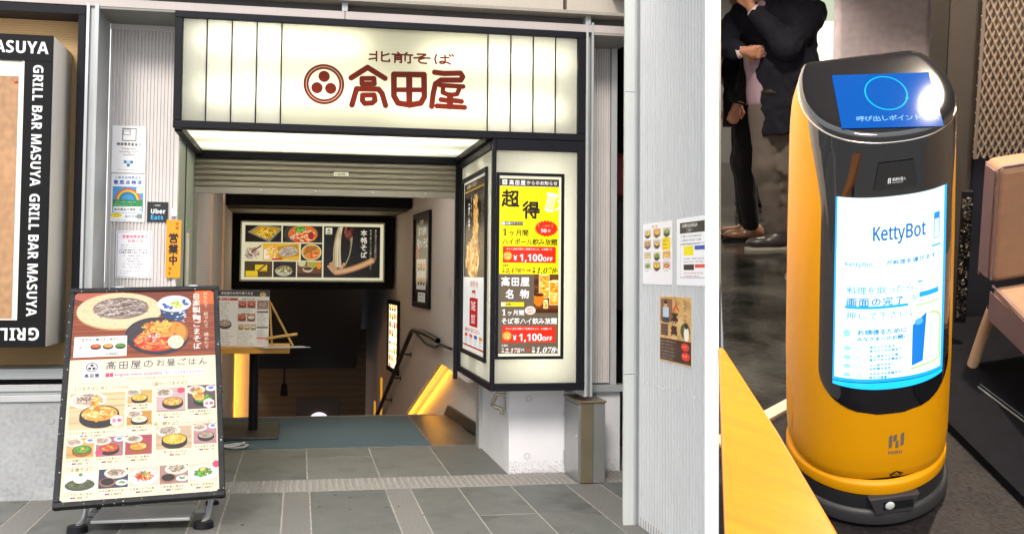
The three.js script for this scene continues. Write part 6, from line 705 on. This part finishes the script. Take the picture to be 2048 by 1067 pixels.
  mark(0.06, 0.068, (mg) => { mg.fillStyle = '#6a6258'; mg.beginPath(); mg.moveTo(50, 196); mg.lineTo(50, 46); mg.lineTo(84, 22); mg.lineTo(84, 176); mg.fill(); mg.beginPath(); mg.moveTo(96, 40); mg.lineTo(130, 22); mg.lineTo(130, 100); mg.lineTo(96, 116); mg.fill(); mg.beginPath(); mg.moveTo(150, 196); mg.lineTo(150, 100); mg.lineTo(120, 116); mg.lineTo(120, 196); mg.fill(); mg.beginPath(); mg.moveTo(172, 180); mg.lineTo(172, 30); mg.lineTo(206, 8); mg.lineTo(206, 158); mg.fill(); mg.font = 'bold 56px sans-serif'; mg.fillText('PUDU', 42, 268); }, 5, 0.246, 'maker_mark');
  mark(0.036, 0.022, (mg) => { mg.fillStyle = '#1c1206'; mg.beginPath(); mg.moveTo(0, 60); mg.lineTo(128, 0); mg.lineTo(256, 60); mg.lineTo(210, 156); mg.lineTo(46, 156); mg.fill(); mg.strokeStyle = '#e8a81c'; mg.lineWidth = 14; mg.beginPath(); mg.moveTo(128, 40); mg.lineTo(184, 124); mg.lineTo(72, 124); mg.closePath(); mg.stroke(); }, 6, 0.153, 'warning_mark');
  // rear tray opening seen at the edge: dark tray shelves
  mesh('rear_tray', RB(-0.15, 0.15, 0.5, 0.52, -0.22, -0.12, 0.008), dkg, R);
  mesh('side_hatch', tube([[...[sec(-95 * D, 0.33, 0.001)].map(([x, z]) => [x, 0.33, z])[0]], [...[sec(-86 * D, 0.28, 0.001)].map(([x, z]) => [x, 0.28, z])[0]], [...[sec(-82 * D, 0.24, 0.001)].map(([x, z]) => [x, 0.24, z])[0]], [...[sec(-84 * D, 0.2, 0.001)].map(([x, z]) => [x, 0.2, z])[0]]], 0.0018, 24, 6), yel, R);
}

// ------------------------------------------------------------------ people: smooth distance fields meshed on a grid
function surface(sd, lo, hi, h) { // naive surface nets
  const n = lo.map((v, i) => Math.ceil((hi[i] - v) / h) + 1), [nx, ny, nz] = n, f = new Float32Array(nx * ny * nz), id = new Int32Array(nx * ny * nz).fill(-1), at3 = (i, j, k) => (k * ny + j) * nx + i;
  for (let k = 0; k < nz; k++) for (let j = 0; j < ny; j++) for (let i = 0; i < nx; i++) f[at3(i, j, k)] = sd(lo[0] + i * h, lo[1] + j * h, lo[2] + k * h);
  const pos = [], ix = [];
  for (let k = 0; k < nz - 1; k++) for (let j = 0; j < ny - 1; j++) for (let i = 0; i < nx - 1; i++) {
    let c = 0, x = 0, y = 0, z = 0, m = 0; const v = []; for (let q = 0; q < 8; q++) { v[q] = f[at3(i + (q & 1), j + (q >> 1 & 1), k + (q >> 2))]; if (v[q] < 0) m |= 1 << q; } if (m === 0 || m === 255) continue;
    for (let a = 0; a < 8; a++) for (const bit of [1, 2, 4]) if (!(a & bit)) { const b = a | bit; if ((v[a] < 0) !== (v[b] < 0)) { const t = v[a] / (v[a] - v[b]); x += (a & 1) + (bit === 1 ? t : 0); y += (a >> 1 & 1) + (bit === 2 ? t : 0); z += (a >> 2) + (bit === 4 ? t : 0); c++; } }
    id[at3(i, j, k)] = pos.length / 3; pos.push(lo[0] + (i + x / c) * h, lo[1] + (j + y / c) * h, lo[2] + (k + z / c) * h);
  }
  const quad = (a, b, c, d, flip) => { if (a < 0 || b < 0 || c < 0 || d < 0) return; if (flip) ix.push(a, c, b, a, d, c); else ix.push(a, b, c, a, c, d); };
  for (let k = 1; k < nz - 1; k++) for (let j = 1; j < ny - 1; j++) for (let i = 1; i < nx - 1; i++) {
    const s = f[at3(i, j, k)] < 0;
    if (s !== f[at3(i + 1, j, k)] < 0) quad(id[at3(i, j - 1, k - 1)], id[at3(i, j, k - 1)], id[at3(i, j, k)], id[at3(i, j - 1, k)], !s);
    if (s !== f[at3(i, j + 1, k)] < 0) quad(id[at3(i - 1, j, k - 1)], id[at3(i - 1, j, k)], id[at3(i, j, k)], id[at3(i, j, k - 1)], !s);
    if (s !== f[at3(i, j, k + 1)] < 0) quad(id[at3(i - 1, j - 1, k)], id[at3(i, j - 1, k)], id[at3(i, j, k)], id[at3(i - 1, j, k)], !s);
  }
  const g = new THREE.BufferGeometry(); g.setAttribute('position', new THREE.Float32BufferAttribute(pos, 3)); g.setIndex(ix); g.computeVertexNormals(); return g;
}
const cap3 = ([ax, ay, az, ra], [bx, by, bz, rb]) => { const dx = bx - ax, dy = by - ay, dz = bz - az, L = dx * dx + dy * dy + dz * dz || 1e-9; return (x, y, z) => { const t = Math.max(0, Math.min(1, ((x - ax) * dx + (y - ay) * dy + (z - az) * dz) / L)); return Math.hypot(x - ax - dx * t, y - ay - dy * t, z - az - dz * t) - ra - (rb - ra) * t; }; };
const smin = (a, b, k) => { const h = Math.max(k - Math.abs(a - b), 0) / k; return Math.min(a, b) - h * h * k * 0.25; };
const join = (fs, k = 0.05) => (x, y, z) => { let d = 9; for (const f of fs) { const e = f(x, y, z); d = d > 8 ? e : smin(d, e, k); } return d; };
const chain = (pts) => pts.slice(1).map((p, i) => cap3(pts[i], p));
const ell = (cx, cy, cz, rx, ry, rz) => (x, y, z) => (Math.hypot((x - cx) / rx, (y - cy) / ry, (z - cz) / rz) - 1) * Math.min(rx, ry, rz);
const folds = (sd, amp, f, seed) => (x, y, z) => { const d = sd(x, y, z); return Math.abs(d) > 0.04 ? d : d + amp * 0.45 * noise.noise(x * f * 2.3 + y * 9, y * f * 1.1 - x * f, z * f * 2.3 + seed * 3) + amp * noise.noise(x * f + 2 * noise.noise(y * f * 0.6, z * f * 0.6, seed), y * f * 0.75 + x * f * 0.7, z * f + seed); };
// hand at p, fingers along d, palm normal n; five fingers of unequal length, slightly curled
function hand(p, d, n, curl = 0.5, s = 1, side = 1) {
  const P = new THREE.Vector3(...p), Dv = new THREE.Vector3(...d).normalize(), Nv = new THREE.Vector3(...n).normalize(), S = Dv.clone().cross(Nv).multiplyScalar(side), out = [], v = (a, b, c, r) => [...P.clone().addScaledVector(Dv, a * s).addScaledVector(S, b * s).addScaledVector(Nv, c * s).toArray(), r * s];
  out.push(cap3(v(0, 0, 0, 0.026), v(0.07, 0.014, 0, 0.024)), cap3(v(0, 0, 0, 0.026), v(0.07, -0.016, 0, 0.022)));
  [[0.03, 0.07], [0.01, 0.08], [-0.011, 0.074], [-0.031, 0.058]].forEach(([b, L]) => { const k = curl; out.push(cap3(v(0.075, b, 0, 0.0105), v(0.075 + L * 0.45, b, L * 0.2 * k, 0.0095)), cap3(v(0.075 + L * 0.45, b, L * 0.2 * k, 0.0095), v(0.075 + L * (0.45 + 0.4 * (1 - k * 0.7)), b, L * (0.2 + 0.5) * k, 0.008))); });
  out.push(cap3(v(0.015, 0.03, 0.004, 0.013), v(0.05, 0.056, 0.02 * curl, 0.0115)), cap3(v(0.05, 0.056, 0.02 * curl, 0.0115), v(0.085, 0.056, 0.03 * curl, 0.009)));
  return out;
}
function head([x, y, z], yaw) { // skull, jaw, nose, ears on a neck
  const r = (dx, dy, dz) => [x + dx * Math.cos(yaw) + dz * Math.sin(yaw), y + dy, z - dx * Math.sin(yaw) + dz * Math.cos(yaw)];
  return [ell(...r(0, 0.03, -0.012), 0.078, 0.1, 0.09), ell(...r(0, -0.045, 0.02), 0.058, 0.07, 0.065), cap3([...r(0, 0.015, 0.082), 0.01], [...r(0, -0.022, 0.1), 0.013]), ell(...r(0.077, -0.005, -0.01), 0.014, 0.032, 0.02), ell(...r(-0.077, -0.005, -0.01), 0.014, 0.032, 0.02), cap3([...r(-0.02, -0.058, 0.075), 0.009], [...r(0.02, -0.058, 0.075), 0.009]), cap3([...r(0, -0.06, -0.015), 0.055], [...r(0, -0.14, -0.03), 0.058])];
}
const skin = M([0.5, 0.24, 0.16], 0.55), hairM = M([0.012, 0.01, 0.009], 0.5), darkEye = M([0.01, 0.008, 0.007], 0.2);
const wool = (c) => M(c, 0.85, { bumpMap: bumpT, bumpScale: 0.0006, specularIntensity: 0.3, sheen: 0.2, sheenColor: lin(0.3, 0.3, 0.34) });
function eyes(par, [x, y, z], yaw) { for (const s of [-1, 1]) { const e = mesh('eye', new THREE.SphereGeometry(0.011, 12, 10), darkEye, par); e.position.set(x + s * 0.03 * Math.cos(yaw) + 0.083 * Math.sin(yaw), y + 0.012, z - s * 0.03 * Math.sin(yaw) + 0.083 * Math.cos(yaw)); } }
function shoe(par, m, sole, x, z, yaw, s = 1) { // pointing along its own +z
  const f = join([ell(0, 0.05, -0.05, 0.04, 0.045, 0.055), ell(0, 0.045, 0.06, 0.046, 0.034, 0.1), ell(0, 0.075, -0.035, 0.036, 0.045, 0.05)], 0.04), g = surface((a, b, c) => Math.max(f(a, b, c), 0.018 - b), [-0.07, -0.005, -0.13], [0.07, 0.14, 0.19], 0.008), o = mesh('shoe', g, m, par); o.position.set(x, 0, z); o.rotation.y = yaw; o.scale.setScalar(s);
  const sg = mesh('sole', slabY(Array.from({ length: 28 }, (_, i) => { const a = i / 28 * 6.283, w = 0.047 * (Math.cos(a) > 0 ? 1 : 0.88); return [Math.sin(a) * w, 0.03 + Math.cos(a) * 0.135]; }), 0.001, 0.0185), sole, o); return o;
}
{ // man with folded arms
  const P = inRoom(thing('person', 'person in dark navy jacket and khaki trousers standing with arms folded', 'person'), FAR, [0.0, 0, -0.05]);
  const hp = [-0.13, 1.63, 0.05], yaw = -0.45;
  const armR = [[-0.19, 1.42, 0.0, 0.05], [-0.3, 1.25, 0.06, 0.045], [-0.17, 1.2, 0.19, 0.032]], armL = [[0.24, 1.42, 0.0, 0.05], [0.1, 1.22, 0.2, 0.045], [-0.1, 1.44, 0.25, 0.032]];
  const body = [...chain([[0.0, 0.92, -0.02, 0.09], [0.02, 1.2, -0.02, 0.09], [0.02, 1.4, -0.01, 0.09], [-0.06, 1.5, 0.0, 0.06]]), ...chain(armR), ...chain(armL), ...chain([[-0.06, 0.88, 0, 0.08], [-0.04, 0.48, 0.03, 0.055], [0.02, 0.1, -0.01, 0.04]]), ...chain([[0.1, 0.88, 0, 0.08], [0.11, 0.48, 0.02, 0.055], [0.13, 0.1, -0.06, 0.04]]), ...head(hp, yaw)];
  const b1 = surface(join(body, 0.04), [-0.42, 0.02, -0.25], [0.42, 1.8, 0.4], 0.014), h1 = surface(join(hand([-0.16, 1.2, 0.2], [0.9, -0.12, 0.1], [0.1, 0.3, -1], 0.6, 0.95, -1), 0.012), [-0.26, 1.05, 0.05], [0.06, 1.32, 0.32], 0.005), h2 = surface(join(hand([-0.105, 1.45, 0.25], [-0.35, 1, -0.1], [-0.3, 0.2, -1], 0.8, 0.95, 1), 0.012), [-0.28, 1.36, 0.08], [0.05, 1.7, 0.38], 0.005);
  mesh('body', mergeGeometries([b1, h1, h2].map((q) => q.toNonIndexed())), skin, P); eyes(P, hp, yaw);
  mesh('hair', surface((x, y, z) => Math.max(ell(hp[0] + 0.005, hp[1] + 0.045, hp[2] - 0.022, 0.088, 0.1, 0.096)(x, y, z), -(ell(hp[0] - 0.03, hp[1] - 0.05, hp[2] + 0.07, 0.09, 0.12, 0.09)(x, y, z))), [-0.26, 1.5, -0.1], [0.0, 1.82, 0.2], 0.01), hairM, P);
  const grow = (c, d) => c.map(([x, y, z, r]) => [x, y, z, r + d]);
  const jk = join([...chain([[-0.1, 1.4, 0, 0.1], [0.13, 1.4, -0.01, 0.1]]), ...chain([[-0.05, 1.38, -0.02, 0.15], [0.02, 1.1, -0.01, 0.155], [0.05, 0.62, -0.01, 0.145]]), ...chain([[0.12, 1.36, -0.01, 0.14], [0.12, 1.1, 0.0, 0.14], [0.1, 0.62, 0.0, 0.135]]), ...chain(grow([[-0.19, 1.42, 0.0, 0.05], [-0.3, 1.25, 0.06, 0.045], [-0.19, 1.205, 0.17, 0.032]], 0.024)), ...chain(grow([[0.24, 1.42, 0.0, 0.05], [0.1, 1.22, 0.2, 0.045], [-0.07, 1.405, 0.245, 0.032]], 0.024))], 0.05);
  const cut = (x, y, z) => Math.max(-(x + 0.075 + (1.15 - y) * -0.1), -(z - 0.02), y - 1.2); // open front that shows the shirt
  const jf = folds((x, y, z) => Math.max(jk(x, y, z), 0.7 + 0.1 * x - y, -Math.max(x + 0.1 + 0.16 * (y - 0.9), 0.05 - z, y - 1.14)), 0.014, 15, 3);
  mesh('jacket', surface(jf, [-0.42, 0.66, -0.25], [0.42, 1.56, 0.36], 0.011), wool([0.014, 0.015, 0.026]), P);
  mesh('shirt', surface(folds(join(chain([[-0.06, 1.42, 0.01, 0.1], [-0.04, 1.15, 0.005, 0.12], [-0.03, 0.93, 0.0, 0.122]]), 0.05), 0.006, 14, 8), [-0.25, 0.78, -0.2], [0.2, 1.56, 0.25], 0.014), M([0.42, 0.3, 0.4], 0.8), P);
  for (const [x, y, z, a] of [[-0.175, 1.2, 0.182, 1.3], [-0.085, 1.42, 0.248, 0]]) { const c = mesh('cuff', new THREE.CylinderGeometry(0.041, 0.045, 0.035, 18), M([0.72, 0.62, 0.7], 0.8), P); c.position.set(x, y, z); c.rotation.z = a ? -1.3 : 0.75; }
  const tr = join([...chain([[0.02, 0.93, 0, 0.125], [0.02, 0.84, 0, 0.13]]), ...chain([[-0.045, 0.84, 0.01, 0.095], [-0.03, 0.5, 0.035, 0.07], [0.025, 0.12, -0.005, 0.058]]), ...chain([[0.1, 0.84, 0.0, 0.095], [0.115, 0.5, 0.015, 0.07], [0.135, 0.12, -0.06, 0.058]])], 0.05);
  mesh('trousers', surface(folds((x, y, z) => Math.max(tr(x, y, z), y - 0.97, 0.065 - y), 0.008, 12, 5), [-0.2, 0.05, -0.2], [0.26, 1.0, 0.22], 0.012), wool([0.15, 0.13, 0.12]), P);
  mesh('belt', new THREE.TorusGeometry(0.128, 0.014, 8, 40).rotateX(Math.PI / 2).scale(1.02, 1.6, 1).translate(0.02, 0.955, 0), M([0.015, 0.012, 0.01], 0.4), P);
  shoe(P, M([0.05, 0.045, 0.05], 0.35), M([0.5, 0.48, 0.45], 0.6), 0.005, 0.02, -1.2); shoe(P, M([0.05, 0.045, 0.05], 0.35), M([0.5, 0.48, 0.45], 0.6), 0.13, -0.05, -1.0);
}
function suited(label, pos, turn, c, shoeM, seed) { // person standing in a dark suit, arms down
  const P = inRoom(thing('person', label, 'person'), FAR, pos, turn), hp = [0, 1.6, 0.02];
  const arm = (s) => [[0.19 * s, 1.4, 0, 0.05], [0.25 * s, 1.13, -0.01, 0.042], [0.235 * s, 0.9, 0.08, 0.03]];
  const b1 = surface(join([...chain([[0, 0.92, 0, 0.12], [0, 1.36, 0, 0.11], [0, 1.47, 0, 0.06]]), ...chain(arm(1)), ...chain(arm(-1)), ...chain([[0.08, 0.88, 0, 0.075], [0.09, 0.48, 0.02, 0.05], [0.09, 0.1, -0.02, 0.04]]), ...chain([[-0.08, 0.88, 0, 0.075], [-0.09, 0.48, 0.02, 0.05], [-0.09, 0.1, -0.02, 0.04]]), ...head(hp, 0)], 0.04), [-0.34, 0.03, -0.2], [0.34, 1.76, 0.22], 0.015);
  const hs = [1, -1].map((s) => surface(join(hand([0.235 * s, 0.89, 0.085], [0, -1, 0.25], [-s, 0, 0.2], 0.5, 0.95, s), 0.012), [0.235 * s - 0.1, 0.68, 0], [0.235 * s + 0.1, 0.94, 0.22], 0.006));
  mesh('body', mergeGeometries([b1, ...hs].map((q) => q.toNonIndexed())), skin, P); eyes(P, hp, 0);
  mesh('hair', surface((x, y, z) => Math.max(ell(0, 1.645, -0.005, 0.088, 0.1, 0.096)(x, y, z), -ell(0, 1.55, 0.095, 0.09, 0.12, 0.09)(x, y, z)), [-0.11, 1.5, -0.13], [0.11, 1.78, 0.13], 0.012), hairM, P);
  const g3 = (s) => arm(s).map(([x, y, z, r], i) => (i === 2 ? [x, y + 0.03, z - 0.01, r + 0.022] : [x, y, z, r + 0.024]));
  const jk = join([...chain([[-0.13, 1.39, 0, 0.09], [0.13, 1.39, 0, 0.09]]), ...chain([[0, 1.36, 0, 0.15], [0, 1.1, 0, 0.15], [0, 0.66, 0, 0.15]]), ...chain(g3(1)), ...chain(g3(-1))], 0.05);
  mesh('jacket', surface(folds((x, y, z) => Math.max(jk(x, y, z), 0.74 - y), 0.012, 14, seed), [-0.36, 0.7, -0.22], [0.36, 1.54, 0.24], 0.013), wool(c), P);
  const tr = join([...chain([[0, 0.93, 0, 0.12], [0, 0.84, 0, 0.12]]), ...[1, -1].flatMap((s) => chain([[0.075 * s, 0.84, 0, 0.09], [0.088 * s, 0.5, 0.02, 0.068], [0.09 * s, 0.11, -0.02, 0.056]]))], 0.05);
  mesh('trousers', surface(folds((x, y, z) => Math.max(tr(x, y, z), y - 0.97, 0.06 - y), 0.008, 12, seed + 2), [-0.22, 0.04, -0.2], [0.22, 1.0, 0.2], 0.013), wool(c.map((v) => v * 0.6)), P);
  for (const s of [1, -1]) { shoe(P, shoeM, mBlackMatt, 0.09 * s, 0.0, 0.15 * s); const cf = mesh('cuff', new THREE.CylinderGeometry(0.038, 0.04, 0.03, 16), M([0.7, 0.68, 0.7], 0.8), P); cf.position.set(0.236 * s, 0.915, 0.075); cf.rotation.x = -0.3; }
}
suited('person in black suit and brown leather shoes standing beside the white partition', [-0.2, 0, -0.5], -1.35, [0.016, 0.016, 0.02], M([0.24, 0.13, 0.08], 0.25), 21);
suited('person in black suit and shiny black shoes standing beyond the arms-folded man', [-0.38, 0, -2.6], 0.7, [0.022, 0.022, 0.03], M([0.02, 0.02, 0.022], 0.15), 31);

// ------------------------------------------------------------------ lamps of the room
const ROOM_SPOTS = [[[0.937, 2.2, 3.89], 13], [[0.15, 2.2, 1.2], 5], [[-0.3, 2.2, -2.2], 5], [[0.75, 2.2, -1.1], 14]];
{
  const warm = lin(1, 0.85, 0.66);
  const spot = (label, p, k, r = 0.032) => { // ceiling bulb in a black can
    const L = inRoom(thing('ceiling_spot', label, 'lamp', [0, 0, 0], 'ceiling spots of the restaurant'), FAR, p), bulb = M([1, 1, 1], 0.5, { emissive: warm, emissiveIntensity: 8 });
    mesh('can', new THREE.LatheGeometry([[0.03, 0.16], [r + 0.012, 0.16], [r + 0.012, 0], [r + 0.008, 0], [r + 0.008, 0.15], [0.03, 0.15]].map(([a, b]) => new THREE.Vector2(a, b)), 28), mBlack, L); mesh('stem', rod([0, 0.16, 0], [0, 2.5 - p[1], 0], 0.01), mBlack, L); mesh('bulb', new THREE.SphereGeometry(r * 0.75, 16, 12).translate(0, 0.02, 0), bulb, L);
    const l = new THREE.SpotLight(warm, k, 0, 1.15, 0.6); l.position.copy(at(FAR, p[0], p[1] - 0.05, p[2])); l.target.position.copy(at(FAR, p[0], 0, p[2])); l.castShadow = true; l.shadow.radius = 1; scene.add(l, l.target);
  };
  ROOM_SPOTS.forEach(([p, k]) => spot('round black ceiling spot with a glowing warm bulb', p, k));
  const l = new THREE.RectAreaLight(lin(1, 0.96, 0.86), 1.2, 0.3, 1.2); l.position.copy(at(FAR, 0.14, 1.0, -3.54)); l.lookAt(at(FAR, 0.14, 1.0, 0)); scene.add(l);
  const dl = new THREE.RectAreaLight(lin(0.85, 0.95, 1), 1.0, 0.22, 0.44); dl.position.copy(at(NEAR, 0.078, 0.66, 0.203)); dl.lookAt(at(NEAR, 0.078 + 0.36, 0.66, 0.203 + 0.93)); scene.add(dl);
}

renderer.render(scene, camera);
